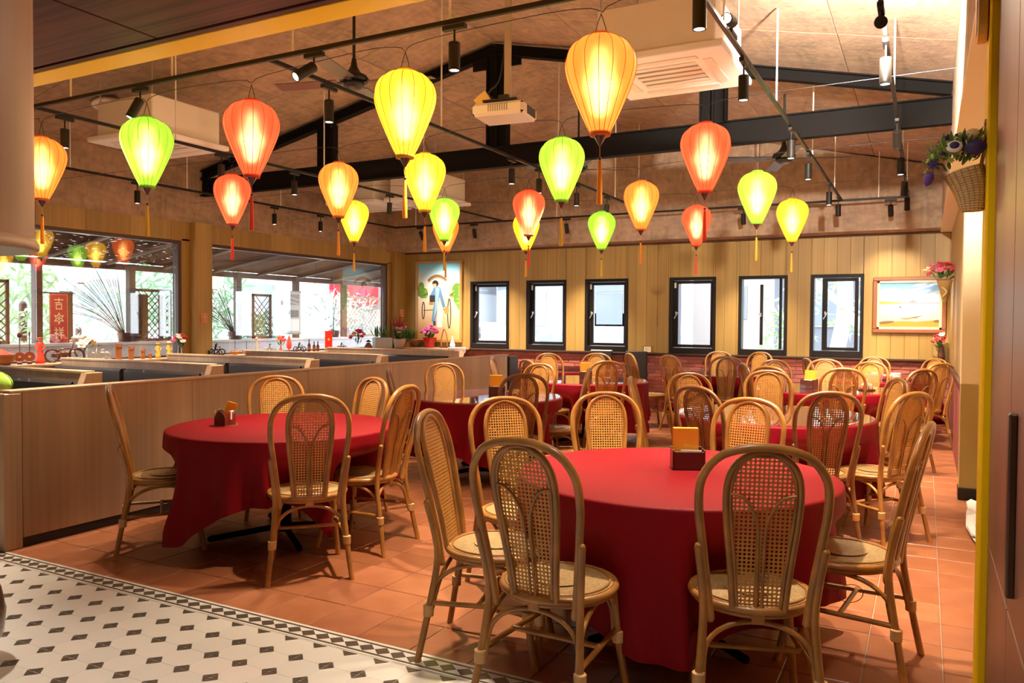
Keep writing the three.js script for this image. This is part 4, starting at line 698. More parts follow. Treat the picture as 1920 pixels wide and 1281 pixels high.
// ---------------------------------------------------------------- flowers
function petalFlower(r, rgb, n = 6, deep) { const g = []; for (let k = 0; k < n; k++) g.push(new THREE.SphereGeometry(r * .55, 7, 5).scale(1, .28, .62).translate(r * .5, 0, 0).rotateZ(.45).rotateY(k * 6.283 / n)); for (let k = 0; k < n - 1; k++) g.push(new THREE.SphereGeometry(r * .4, 6, 4).scale(1, .3, .6).translate(r * .3, r * .14, 0).rotateZ(.8).rotateY(k * 6.283 / (n - 1) + .4)); return merge(g); }
function leafGeo(l, w) { const s = new THREE.Shape(); s.moveTo(0, 0); s.quadraticCurveTo(w, l * .45, 0, l); s.quadraticCurveTo(-w, l * .45, 0, 0); const g = new THREE.ExtrudeGeometry(s, { depth: .0015, bevelEnabled: false, curveSegments: 5 }); const p = g.attributes.position; for (let i = 0; i < p.count; i++) { const y = p.getY(i), x = p.getX(i); p.setZ(i, p.getZ(i) - y * y / l * .35 + Math.abs(x) * .4); } g.computeVertexNormals(); return g; }
// a dome of blossoms, leaves and stems over (0, y, 0)
function bouquet(t, y, R, Hh, nf, fr, mats, nl = 16, ll = .1, lean = [0, 0], stem = true) {
  const stems = [];
  const fg = petalFlower(fr, 0, 6), lg = leafGeo(ll, ll * .32);
  for (let i = 0; i < nf; i++) { const q = i * 2.39996, f = Math.sqrt((i + .5) / nf), p = L3(R * f * Math.cos(q) + lean[0] * f, y + Hh * (1 - .55 * f * f) * rr(.88, 1.06), R * f * Math.sin(q) + lean[1]); const m = obj('blossom', fg, mats[i % mats.length], t); m.position.copy(p); m.rotation.set(f * Math.sin(q) * .9, rr(0, 6), -f * Math.cos(q) * .9); m.scale.setScalar(rr(.8, 1.15)); if (stem) stems.push(tube([L3(0, y - .01, 0), L3(p.x * .4, y + Hh * .5, p.z * .4), p.clone().add(L3(0, -.004, 0))], .002, 6, 4)); }
  for (let i = 0; i < nl; i++) { const q = i * 2.39996 + 1, m = obj('leaf', lg, M.leaf[i % 3], t); m.position.set(R * .3 * Math.cos(q) + lean[0] * .3, y + Hh * rr(.0, .5), R * .3 * Math.sin(q)); m.rotation.order = 'YXZ'; m.rotation.set(rr(.5, 1.35), -q + 1.57, 0); }
  if (stems.length) obj('stems', stems, M.leaf[0], t);
}
const F = { pink: mat([.85, .20, .35], .6), rose: mat([.75, .06, .12], .6), white: mat([.88, .84, .76], .6), red: mat([.70, .03, .03], .6), magenta: mat([.70, .08, .45], .6), purple: mat([.05, .025, .11], .6), violet: mat([.14, .05, .35], .6), peach: mat([.90, .55, .32], .6), lime: mat([.60, .74, .16], .6), cream: mat([.85, .66, .30], .6), lilac: mat([.62, .45, .72], .6) };
{ // hanging seagrass basket at the jamb
  const t = thing('flower_basket', 'woven seagrass basket of purple and cream silk flowers hung on the yellow jamb', 'flower basket', .125, 1.845, 2.955, 0);
  const weave = [], n = 17, H = .128; for (let k = 0; k <= n; k++) { const f = k / n, R = .030 + .024 * f ** .8; weave.push(new THREE.TorusGeometry(R, .0042, 6, 28).rotateX(Math.PI / 2).scale(1, 1, .8).rotateZ(f * .28).translate(-.026 * f * f, .004 + H * f, 0)); }
  const bk = obj('basket', weave, mat([.68, .46, .21], .8), t);
  obj('stake', Array.from({ length: 18 }, (_, i) => { const a = i / 18 * 6.283; return tube([0, .3, .6, 1].map(f => { const R = .032 + .0245 * f ** .8; return L3(R * Math.cos(a) - .026 * f * f, .004 + H * f + R * Math.cos(a) * f * .28, R * .8 * Math.sin(a)); }), .0024, 8, 4); }), mat([.42, .25, .09], .8), bk);
  obj('bottom', cyl(.030, .030, .006, 0, 16).scale(1, 1, .8), mat([.42, .26, .1], .8), bk);
  obj('handle', [tube([L3(.02, .14, 0), L3(.030, .21, 0), L3(.032, .285, 0)], .0036, 10, 5), tube([L3(.024, .14, .02), L3(.034, .21, .01), L3(.032, .285, 0)], .0036, 10, 5)], mat([.45, .27, .1], .8), t);
  obj('hook', lbox(.012, .012, .03, .034, .285, 0, .002), M.metal, t);
  const mats = [F.purple, F.lime, F.white, F.lime, F.purple, F.cream, F.lime, F.violet], fg = petalFlower(.019, 0, 7), sm = petalFlower(.012, 0, 6);
  for (let i = 0; i < 60; i++) { const q = i * 2.39996, f = Math.sqrt((i + .5) / 60), m = obj('blossom', i % 4 ? sm : fg, mats[i % 8], t); const x = .088 * f * Math.cos(q); m.position.set(-.045 + x, .155 + .085 * Math.sqrt(1 - f * f * .98) + rr(-.008, .01) + x * .28, .07 * f * Math.sin(q)); m.rotation.set(f * Math.sin(q) * 1.2, rr(0, 6), -f * Math.cos(q) * 1.2); }
  const cup = obj('blossom', [ball(.023, 0, 0, 0, [1.15, .85, 1.1], 14)], F.cream, t); cup.position.set(-.004, .240, .035);
  const pan = obj('blossom', [ball(.022, 0, 0, 0, [1.1, .5, 1], 12)], F.white, t); pan.position.set(-.055, .20, .072); pan.rotation.x = 1.2; obj('centre', ball(.014, 0, .006, 0, [1.1, .6, 1], 12), F.purple, pan);
  const dark = obj('blossom', [ball(.027, 0, 0, 0, [1.2, .9, .8], 12)], F.purple, t); dark.position.set(.004, .195, .06);
  const hang = obj('blossom', lathe([[0, -.03], [.012, -.02], [.017, 0], [.012, .014], [0, .016]], 10), F.violet, t); hang.position.set(-.125, .118, 0); hang.rotation.z = -.25;
  const lg = leafGeo(.042, .012); for (let i = 0; i < 90; i++) { const q = i * 2.39996 + .7, m = obj('leaf', lg, M.leaf[1 + i % 2], t); m.position.set(-.05 + .062 * Math.cos(q), .15 + rr(0, .07) + .02 * Math.cos(q), .055 * Math.sin(q)); m.rotation.order = 'YXZ'; m.rotation.set(rr(.2, 1.5), -q + 1.57, 0); }
}
{ const t = thing('wall_basket', 'cone basket of pink and red roses high on the right wall', 'flower basket', .20, 2.02, 11.3, 0); obj('cone', lathe([[0, -.28], [.02, -.27], [.09, 0], [.095, .01], [0, .0]], 14), mat([.50, .32, .10], .8), t); obj('ribbon', tube([L3(-.03, -.08, .1), L3(.02, -.14, .1), L3(-.02, -.2, .08)], .012, 8, 5), F.cream, t); bouquet(t, .0, .2, .22, 22, .05, [F.pink, F.rose, F.peach, F.red, F.pink], 18, .12, [-.05, 0], false); }
{ const t = thing('vase_flowers', 'dark vase of red and white flowers at the right end of the sill', 'vase of flowers', .20, .962, 12.70, 0); obj('vase', lathe([[0, 0], [.04, 0], [.05, .05], [.035, .16], [.028, .2], [0, .2]], 16), M.darkwood, t); bouquet(t, .14, .085, .25, 11, .045, [F.red, F.rose, F.red, F.white], 10, .08, [-.05, .07]); for (let k = 0; k < 9; k++) obj('blossom', ball(.018, .02 + .01 * Math.sin(k), .24 + k * .018, .05 + .012 * Math.cos(k * 2), [1, .8, 1], 7), F.white, t); }
// ---------------------------------------------------------------- ornaments on the left window ledge
const OX = -9.0, OY = .955, TURN = Math.PI / 2 - .55;
const orn = (name, label, cat, Z, group, X = OX) => thing(name, label, cat, X, OY, Z, TURN, group);
{ const t = orn('clay_bowl', 'broad red-brown clay bowl at far left of the ledge', 'bowl', 5.02); obj('bowl', lathe([[0, 0], [.08, 0], [.13, .06], [.14, .12], [.13, .12], [.1, .03], [0, .02]], 20), M.clayPot, t); obj('lid', lathe([[.13, .12], [.06, .15], [.02, .18], [0, .18]], 16), M.redwood, t); }
for (const [Z, h, s] of [[5.22, .33, 0], [5.33, .34, 1]]) { const t = orn('moon_lute', (s ? 'right' : 'left') + ' one of two small round-bodied lutes standing on the ledge', 'lute ornament', Z, 'model lutes'); obj('body', cyl(.055, .055, .022, -.011, 22).rotateX(Math.PI / 2).translate(0, .085, 0), M.redwood, t); obj('sound_hole', cyl(.015, .015, .003, 0, 12).rotateX(Math.PI / 2).translate(0, .085, .012), M.gold, t); obj('neck', lbox(.010, h - .13, .010, 0, .13 + (h - .13) / 2, 0, .002), M.darkwood, t); obj('peg_head', s ? lbox(.016, .06, .012, 0, h, 0, .003) : ball(.026, 0, h, 0, [1, 1.2, .35]), M.darkwood, t); obj('foot', lbox(.05, .03, .04, 0, .015, 0, .004), M.darkwood, t); }
function doll(Z, h, rgb, label, hat) { const t = orn('doll', label, 'doll', Z, 'small standing dolls'), m = mat(rgb, .6); obj('dress', lathe([[0, 0], [.05, 0], [.048, .04], [.036, h * .4], [.024, h * .62], [.034, h * .74], [.014, h * .82], [0, h * .82]].map(p => [p[0] * h / .32 * 1.0, p[1]]), 16), m, t); obj('head', ball(.024 * h / .3, 0, h * .89, 0, [1, 1.15, 1]), mat([.75, .45, .28], .6), t); obj('hair', ball(.026 * h / .3, 0, h * .905, -.006, [1, 1.1, .95]), M.black, t); for (const s of [-1, 1]) obj('arm', tube([L3(s * .03 * h / .3, h * .76, 0), L3(s * .045 * h / .3, h * .6, .012), L3(s * .02, h * .5, .03)], .008 * h / .3, 8, 6), m, t); if (hat) obj('hat', lathe([[.05 * h / .3, h * .93], [0, h * 1.05], [0, h * .93]], 14), M.cream2, t); else obj('hat', new THREE.TorusGeometry(.026 * h / .3, .009, 6, 16).rotateX(1.4).translate(0, h * .93, 0), m, t); }
doll(5.45, .31, [.70, .05, .02], 'doll in a long red dress on the ledge right of the lutes', false);
doll(7.02, .21, [.88, .45, .06], 'left one of two small yellow dolls on the ledge', false); doll(7.19, .22, [.85, .55, .07], 'right one of two small yellow dolls on the ledge', true);
function cycle(Z, s, label, m, motor) { // two wheels, frame, rider or load
  const t = orn(motor ? 'model_motorbike' : 'model_cyclist', label, 'model vehicle', Z, motor ? undefined : 'model bicycles'); const w = .05 * s;
  for (const x of [-.085 * s, .085 * s]) { const q = obj('wheel', new THREE.TorusGeometry(w, .008 * s + .002, 6, 18).translate(x, w + .008, 0), m, t); obj('spokes', [0, 1, 2].map(k => bar(L3(-w, 0, 0), L3(w, 0, 0), .0016, 4).rotateZ(k * 1.05).translate(x, w + .008, 0)), m, q); }
  obj('frame', [tube([L3(-.085 * s, w, 0), L3(-.03 * s, .1 * s, 0), L3(.05 * s, .105 * s, 0), L3(.085 * s, w, 0)], .006 * s + .002, 12, 6), tube([L3(-.085 * s, w, 0), L3(0, .04 * s, 0), L3(.05 * s, .105 * s, 0)], .006 * s + .001, 8, 6), bar(L3(.05 * s, .1 * s, 0), L3(.06 * s, .15 * s, 0), .005 * s)], m, t);
  if (motor) { obj('tank', ball(.05, .0, .105, 0, [1.3, .7, .7]), m, t); obj('seat', ball(.045, -.08, .10, 0, [1.3, .5, .7]), m, t); obj('engine', lbox(.08, .05, .05, 0, .05, 0, .012), m, t); obj('handlebar', bar(L3(.07, .15, -.05), L3(.07, .15, .05), .006), m, t); obj('headlamp', ball(.022, .085, .125, 0), M.metal, t); }
  else { obj('rider', [ball(.02 * s, -.01 * s, .18 * s, 0), tube([L3(-.02 * s, .10 * s, 0), L3(-.02 * s, .14 * s, 0), L3(-.01 * s, .165 * s, 0)], .016 * s, 8, 7), tube([L3(-.01 * s, .15 * s, 0), L3(.03 * s, .145 * s, 0), L3(.06 * s, .15 * s, 0)], .006 * s, 8, 5), tube([L3(-.02 * s, .10 * s, 0), L3(.02 * s, .09 * s, 0), L3(.0, .045 * s, 0)], .008 * s, 8, 5)], m, t); obj('hat', lathe([[.035 * s, .185 * s], [0, .215 * s], [0, .185 * s]], 12), M.black, t); }
}
cycle(5.74, 1.5, 'dark wooden model motorbike on the ledge below the red banner', M.darkwood, true);
cycle(6.18, .95, 'thin wire model bicycle on the ledge left of the clay cups', M.metal); cycle(7.99, .85, 'black model cyclist at the left end of the second window ledge', M.black); cycle(9.03, .7, 'small grey model cyclist right of the incense holder', M.grey); cycle(9.68, .75, 'dark model cyclist left of the three brown bottles', M.black); cycle(10.72, .62, 'dark model cyclist right of the red flag stand', M.black);
{ const t = orn('lily_vase', 'glass vase of white lilies on the ledge beside the red banner', 'vase of flowers', 5.99); obj('vase', lathe([[0, 0], [.032, 0], [.036, .02], [.028, .12], [.034, .16], [.031, .16], [.025, .12], [.03, .02], [0, .01]], 16), M.pane, t); bouquet(t, .12, .11, .2, 7, .07, [F.white, F.white, F.peach], 7, .1); }
[[6.44, .205, .046], [6.62, .165, .040], [6.79, .125, .034], [6.90, .07, .022]].forEach(([Z, h, r], i) => { const t = orn('clay_cup', ['tallest', 'second tallest', 'third tallest', 'smallest'][i] + ' of the terracotta cups descending along the ledge', 'cup', Z, 'terracotta cups'); obj('cup', lathe([[0, 0], [r * .72, 0], [r * .8, h * .3], [r, h], [r * .9, h], [r * .7, h * .3], [0, .01]], 20), M.clayPot, t); obj('band', new THREE.TorusGeometry(r * .93, .004, 5, 20).rotateX(1.5708).translate(0, h * .82, 0), M.redwood, t); });
{ const t = orn('pink_vase', 'glass vase of pink blossoms and a red flower beside the window column', 'vase of flowers', 7.36); obj('vase', lathe([[0, 0], [.03, 0], [.034, .05], [.022, .15], [.03, .17], [.02, .15], [.03, .05], [0, .01]], 16), M.pane, t); bouquet(t, .12, .1, .2, 13, .045, [F.pink, F.white, F.pink, F.red, F.pink], 8, .08); }
{ const t = orn('bottle', 'tiny dark bottle at the foot of the window column', 'bottle', 7.86); obj('body', lathe([[0, 0], [.02, 0], [.022, .04], [.008, .065], [.008, .085], [0, .085]], 12), M.black, t); obj('cap', cyl(.01, .01, .012, .083, 10), M.metal, t); }
for (const [Z, h, l] of [[8.33, .22, 'left'], [8.55, .19, 'right']]) { const t = orn('model_boat', l + ' one of two orange wooden model boats with a bare mast', 'model boat', Z, 'model boats'); const s = new THREE.Shape(); s.moveTo(-.06, .05); s.quadraticCurveTo(-.05, 0, 0, 0); s.quadraticCurveTo(.05, 0, .07, .055); s.lineTo(.05, .04); s.lineTo(-.045, .04); obj('hull', new THREE.ExtrudeGeometry(s, { depth: .035, bevelEnabled: true, bevelSize: .006, bevelThickness: .01, bevelSegments: 2 }).translate(0, .006, -.018), mat([.60, .20, .05], .6), t); obj('mast', bar(L3(0, .04, 0), L3(0, h, 0), .004), M.darkwood, t); obj('cabin', lbox(.045, .025, .03, -.012, .055, 0, .003), M.redwood, t); }
{ const t = orn('incense_holder', 'pale upright incense stick holder on a brown foot', 'ornament', 8.75); obj('foot', lathe([[0, 0], [.045, 0], [.045, .02], [.03, .03], [0, .03]], 16), M.wood, t); obj('stick', cyl(.018, .014, .20, .03, 12), M.cream2, t); obj('tip', ball(.018, 0, .235, 0), M.cream2, t); }
{ const t = orn('red_flower_vase', 'slim vase with one red flower and green stem before the grey poster', 'vase of flowers', 9.26); obj('vase', lathe([[0, 0], [.025, 0], [.03, .04], [.012, .1], [.015, .12], [0, .12]], 14), mat([.6, .25, .2], .3), t); bouquet(t, .1, .06, .17, 4, .06, [F.red, F.red, F.peach], 5, .09); }
{ const t = orn('paper_umbrella', 'closed red paper umbrella standing on the ledge', 'umbrella', 9.44); obj('canopy', lathe([[0, .28], [.012, .26], [.042, .12], [.035, .07], [.012, .05], [0, .05]], 16), mat([.75, .05, .03], .6), t); obj('shaft', bar(L3(0, 0, 0), L3(0, .30, 0), .005), M.darkwood, t); obj('stand', cyl(.03, .025, .02, 0, 14), M.darkwood, t); }
[[9.90, .205], [10.02, .165], [10.11, .165]].forEach(([Z, h], i) => { const t = orn('brown_bottle', ['tallest and leftmost', 'middle', 'rightmost'][i] + ' of three dark brown bottles on the ledge', 'bottle', Z, 'dark brown bottles'); obj('body', lathe([[0, 0], [.024, 0], [.026, h * .5], [.010, h * .7], [.009, h], [0, h]], 14), mat([.06, .02, .01], .2), t); obj('label', lathe([[.0262, h * .15], [.0265, h * .16], [.0268, h * .4], [.0262, h * .41]], 14), M.redwood, t); });
{ const t = orn('flag_stand', 'red upright flag with a yellow star on a small stand', 'flag', 10.38); obj('cloth', new THREE.BoxGeometry(.125, .29, .008).translate(0, .19, 0), new THREE.MeshStandardMaterial({ roughness: .7, map: canvasTex(128, 288, (c, w, h) => { c.fillStyle = '#cf1d10'; c.fillRect(0, 0, w, h); c.fillStyle = '#ffc21c'; c.beginPath(); for (let k = 0; k < 10; k++) { const a = -1.5708 + k * .6283, r = k % 2 ? 12 : 30; c.lineTo(w / 2 + r * Math.cos(a), h / 2 + r * Math.sin(a)); } c.fill(); }) }), t); obj('pole', bar(L3(-.064, 0, 0), L3(-.064, .35, 0), .005), M.gold, t); obj('foot', lbox(.1, .02, .06, -.02, .01, 0, .004), M.wood, t); }
{ const t = orn('rose_bouquet', 'deep pink and red bouquet in a narrow vase right of the flag', 'vase of flowers', 11.16); obj('vase', lathe([[0, 0], [.03, 0], [.02, .06], [.045, .14], [.03, .14], [0, .06]], 14), M.pane, t); bouquet(t, .1, .12, .26, 13, .05, [F.magenta, F.rose, F.rose, F.magenta, F.peach], 8, .09); }
{ const t = orn('hat_figure', 'small brown figure under a wide black hat on the ledge', 'ornament', 11.46); obj('body', lathe([[0, 0], [.075, 0], [.07, .05], [.03, .11], [0, .12]], 14), M.wood, t); obj('hat', lathe([[.06, .125], [0, .17], [0, .125]], 14), M.black, t); }
{ const t = orn('planter', 'grey white planter box with green leaves near the corner', 'planter', 11.85, undefined, -8.98); obj('box', lbox(.34, .20, .16, 0, .10, 0, .01), mat([.50, .52, .53], .6), t); obj('soil', lbox(.32, .01, .14, 0, .197, 0, 0), M.soil, t); const lg = leafGeo(.22, .03); for (let i = 0; i < 26; i++) { const m = obj('leaf', lg, M.leaf[i % 3], t); m.position.set(rr(-.14, .14), .2, rr(-.05, .05)); m.rotation.order = 'YXZ'; m.rotation.set(rr(.1, .9), rr(0, 6.3), 0); } }
{ const t = orn('bromeliad', 'tall red-leaved plant in a pinkish pot at the room corner', 'potted plant', 12.25, undefined, -8.88); obj('pot', lathe([[0, 0], [.09, 0], [.12, .17], [.11, .17], [.085, .02], [0, .02]], 18), mat([.62, .50, .46], .6), t); obj('soil', cyl(.105, .105, .01, .155, 16), M.soil, t); const lg = leafGeo(.27, .045), rm = mat([.42, .02, .03], .55); for (let i = 0; i < 16; i++) { const m = obj('leaf', lg, M.leaf[i % 2], t); m.position.set(0, .16, 0); m.rotation.order = 'YXZ'; m.rotation.set(rr(.5, 1.3), i * 2.4, 0); } for (let i = 0; i < 18; i++) { const m = obj('red_leaf', lg, rm, t); m.position.set(rr(-.03, .03), .36 + rr(-.05, .1), rr(-.03, .03)); m.scale.setScalar(.8); m.rotation.order = 'YXZ'; m.rotation.set(rr(.7, 1.45), i * 2.4 + .4, 0); } obj('stem', bar(L3(0, .15, 0), L3(0, .46, 0), .014), M.leaf[0], t); for (let i = 0; i < 9; i++) obj('blossom', ball(.03, rr(-.12, .12), .28 + rr(0, .12), .1 + rr(-.03, .03), [1, .7, 1], 8), i % 2 ? F.pink : F.lilac, t); }
// ornaments in the corner below the tall picture
const led2 = obj('trim_4', rbox(-9.0, -7.62, .93, .962, 12.30, 12.73, .004), M.lamEdge); led2.userData.kind = 'structure';
{ const t = thing('green_plant', 'dark bushy plant in the corner left of the tall picture', 'potted plant', -8.88, .962, 12.56); obj('pot', cyl(.08, .1, .1, 0, 16), M.clayPot, t); const lg = leafGeo(.2, .035); for (let i = 0; i < 34; i++) { const m = obj('leaf', lg, M.leaf[i % 2], t); m.position.set(rr(-.06, .06), .1 + rr(0, .1), rr(-.06, .06)); m.rotation.order = 'YXZ'; m.rotation.set(rr(.2, 1.3), rr(0, 6.3), 0); } }
{ const t = thing('wooden_bowl', 'brown carved bowl below the left edge of the tall picture', 'bowl', -8.66, .962, 12.5); obj('bowl', lathe([[0, 0], [.07, 0], [.05, .04], [.12, .11], [.13, .14], [.12, .14], [.04, .05], [0, .05]], 20), M.wood, t); obj('rim', new THREE.TorusGeometry(.125, .008, 6, 24).rotateX(1.5708).translate(0, .14, 0), M.redwood, t); }
{ const t = thing('azalea', 'pink flowering plant in a red foil pot below the tall picture', 'potted plant', -8.36, .962, 12.5); obj('pot', lathe([[0, 0], [.09, 0], [.1, .1], [.14, .19], [.13, .17], [.09, .1], [0, .02]], 9), mat([.55, .015, .02], .3), t); bouquet(t, .16, .17, .24, 26, .045, [F.magenta, F.pink, F.magenta], 24, .1); }
{ const t = thing('harp_ornament', 'small brown harp-shaped ornament below the tall picture', 'ornament', -8.06, .962, 12.55); obj('body', tube([L3(-.07, .02, 0), L3(-.06, .2, 0), L3(0, .36, 0), L3(.06, .2, 0), L3(.07, .02, 0)], .014, 24, 7), M.wood, t); obj('strings', [-.03, 0, .03].map(x => bar(L3(x, .03, 0), L3(x * .4, .27, 0), .002, 4)), M.gold, t); obj('foot', lbox(.2, .035, .07, 0, .0175, 0, .006), M.darkwood, t); }
{ const t = thing('spirit_bottle', 'blue and white porcelain bottle below the right edge of the tall picture', 'bottle', -7.86, .962, 12.52); obj('body', lathe([[0, 0], [.045, 0], [.055, .06], [.03, .13], [.014, .16], [.014, .2], [0, .2]], 16), mat([.45, .55, .70], .25), t); obj('stopper', ball(.018, 0, .21, 0), F.cream, t); }
{ const t = thing('ice_bucket', 'white tapered bucket standing at the end of the last booth bench', 'bucket', -7.7, .78, 12.42); obj('bucket', lathe([[0, 0], [.115, 0], [.165, .19], [.172, .19], [.172, .2], [.155, .2], [.108, .012], [0, .012]], 28), M.white, t); for (const s of [-1, 1]) obj('handle', new THREE.TorusGeometry(.03, .007, 6, 14).rotateY(1.57).translate(s * .17, .14, 0), M.metal, t); }
{ const t = thing('side_cabinet', 'low pale cabinet under the white bucket against the bricks', 'cabinet', -7.7, 0, 12.42); obj('body', lbox(.6, .76, .5, 0, .38, 0, .005), M.lam, t); obj('top', lbox(.62, .02, .52, 0, .77, 0, .004), M.lamEdge, t); obj('door', lbox(.56, .68, .014, 0, .38, .255, .003), M.lam, t); }
// ---------------------------------------------------------------- entry foreground
{ const t = thing('pendant_hood', 'huge round wood-finish hanging hood with a grey underside at the left edge', 'hood', -2.54, 1.68, 1.15); obj('drum', lathe([[.318, .04], [.322, .03], [.322, 1.278], [.30, 1.278], [.30, .04]], 64), mat([.40, .21, .12], .45, { map: grainV }), t); obj('rim', lathe([[.30, .0], [.330, .0], [.334, .005], [.334, .016], [.330, .024], [.318, .04], [.30, .04]], 64), mat([.45, .27, .16], .4), t); obj('underside', cyl(.326, .326, .006, -.003, 64), mat([.40, .38, .33], .7), t); }
{ const t = thing('floor_urn', 'round dark brown glazed urn at the bottom left corner', 'urn', -3.56, 0, 1.72); obj('body', lathe([[0, .002], [.12, .002], [.19, .06], [.235, .16], [.243, .245], [.225, .34], [.16, .43], [.10, .465], [.11, .50], [.098, .5], [.085, .465], [0, .46]], 40), mat([.085, .05, .028], .25, { clearcoat: .6 }), t); obj('foot_ring', new THREE.TorusGeometry(.12, .01, 6, 32).rotateX(1.5708).translate(0, .01, 0), M.darkwood, t); }
{ const t = thing('wall_plaque', 'yellow round-ended board fixed high on the jamb above the flower basket', 'board', .145, 2.39, 2.965, 0); const s = new THREE.Shape(); s.moveTo(-.055, .5); s.lineTo(-.055, .06); s.quadraticCurveTo(-.055, 0, 0, 0); s.quadraticCurveTo(.055, 0, .055, .06); s.lineTo(.055, .5); obj('board', new THREE.ExtrudeGeometry(s, { depth: .02, bevelEnabled: true, bevelSize: .004, bevelThickness: .004, bevelSegments: 2 }).rotateY(Math.PI / 2).translate(-.012, 0, 0), mat([.72, .38, .05], .5), t); obj('face', new THREE.ExtrudeGeometry(s, { depth: .004, bevelEnabled: false }).scale(.82, .96, 1).rotateY(-Math.PI / 2).translate(-.016, .02, 0), mat([.85, .66, .55], .5), t); }
{ const t = thing('marble_slab', 'rough white stone slab on the floor behind the yellow jamb', 'stone', .42, 0, 6.6, 0); const g = new THREE.IcosahedronGeometry(.5, 3), p = g.attributes.position; for (let i = 0; i < p.count; i++) { const n = .85 + .3 * hash(Math.round(p.getX(i) * 40), Math.round(p.getZ(i) * 40), 3); p.setXYZ(i, p.getX(i) * .26 * n, Math.max(0, .045 + p.getY(i) * .08 * n), p.getZ(i) * 1.7 * n); } g.computeVertexNormals(); obj('slab', g, M.white, t); obj('vein', tube([L3(-.05, .075, .5), L3(.02, .085, .1), L3(-.03, .08, -.4)], .004, 14, 4), M.grey, t); }
{ const t = tag(obj('cable_loop', new THREE.TorusGeometry(.055, .0022, 5, 36).scale(1, .72, 1), M.redwood), 'thin brown loop of wire hanging below the edge-on right chair', 'wire'); t.position.set(-.27, .30, -3.70); t.rotation.y = .5; }
// ---------------------------------------------------------------- outside, left: veranda under a reed roof, garden
{ const g = struct('ground'); obj('soil', rbox(-60, 40, -.4, -.13, -25, 90, 0), mat([.40, .38, .34], .95), g); obj('veranda_floor', rbox(-13.2, -9.4, -.13, -.02, 2, 20, 0), mat([.45, .36, .30], .8), g); }
{ // white low wall topped by planters
  const w = struct('wall_veranda'); obj('wall', rbox(-12.75, -12.45, -.13, 1.02, 2, 20, .01), mat([.72, .72, .78], .8), w); obj('coping', rbox(-12.8, -12.4, 1.02, 1.07, 2, 20, .008), mat([.78, .77, .80], .7), w);
  for (const Z of [5.6, 7.6, 9.28, 11.75, 13.45, 15.1, 17.5]) obj('post', rbox(-12.68, -12.56, 1.07, 2.45, Z - .06, Z + .06, .006), M.frameBrown, w);
}
{
  const r = struct('roof_veranda');
  for (let k = 0; k < 14; k++) obj('rafter', bar(V(-9.35, 3.02, 3 + k * 1.2), V(-12.95, 2.44, 3 + k * 1.2), .035), M.frameBrown, r);
  const reeds = []; // reed matting with the odd gap, only over the near half
  for (let i = 0; i < 105; i++) { const f = (i + .5) / 105, X = -9.36 - 3.6 * f, y = 3.06 - .58 * f + .02; let z = 2.4; while (z < 9.9) { const l = rr(.12, .55); reeds.push(lbox(.0335, .012, l, X, y, -(z + l / 2), .001)); z += l + (rnd() < .6 ? rr(.015, .09) : 0); } }
  obj('reed_matting', reeds, mat([.06, .026, .013], .8, { specularIntensity: .15 }), r).userData.kind = 'stuff';
  for (let k = 0; k < 9; k++) obj('roof_board', (() => { const g = cbox(.405, .03, 9.6, .004); g.rotateZ(Math.atan2(.58, 3.6)); const f = (k + .5) / 9; g.translate(-9.36 - 3.6 * f, 3.06 - .58 * f + .02, -14.75); return g; })(), mat([.085, .034, .015], .7, { specularIntensity: .15 }), r);
  obj('eave_beam', rbox(-13.0, -12.9, 2.36, 2.47, 2.4, 19.5, .006), M.frameBrown, r);
}
function lattice(t, w, h, m, p = .1) { obj('frame', [lbox(w, .05, .04, 0, h - .025, 0, .003), lbox(w, .05, .04, 0, .025, 0, .003), lbox(.05, h, .04, -w / 2 + .025, h / 2, 0, .003), lbox(.05, h, .04, w / 2 - .025, h / 2, 0, .003)], m, t); const D = (w + h); for (const s of [1, -1]) for (let k = 0; k * p < D; k++) { const a = -w / 2 - h / 2 + k * p + (w < h ? 0 : 0), pts = []; let x0 = a, x1 = a + h, y0 = 0, y1 = h; if (x0 < -w / 2) { y0 = -w / 2 - x0; x0 = -w / 2; } if (x1 > w / 2) { y1 = h - (x1 - w / 2); x1 = w / 2; } if (y1 - y0 < .03 || y0 < 0 && 0) continue; obj('slat', bar(L3(s * x0, y0, s * .006), L3(s * x1, y1, s * .006), .009, 4), m, t); } }
const latM = mat([.16, .07, .035], .7), latP = mat([.60, .45, .30], .7);
[[9.70, .82, .95, latM, 'brown lattice panel right of the fan of twigs outside the first window', .13], [12.4, .54, .95, latM, 'brown lattice panel behind the ledge boats outside the second window', .13], [15.85, 1.5, 1.0, latP, 'pale lattice panel at the right end of the second window', .14], [6.9, .5, 1.0, latM, 'dark lattice panel at the far left of the first window', .13]].forEach(([Z, w, h, m, l, p]) => { const t = thing('lattice_panel', l, 'lattice', -12.60, 1.07, Z, Math.PI / 2, 'garden lattice panels'); lattice(t, w, h, m, p); });
for (const [Z, w, l] of [[9.52, .30, 'wide brown board behind the lattice outside the first window'], [9.95, .10, 'narrow brown board behind the lattice outside the first window'], [8.12, .22, 'brown board beside the red banner']]) { const t = thing('garden_board', l, 'board', -12.68, 1.07, Z, Math.PI / 2, 'brown garden boards'); obj('board', lbox(w, .85, .03, 0, .43, 0, .003), latM, t); }
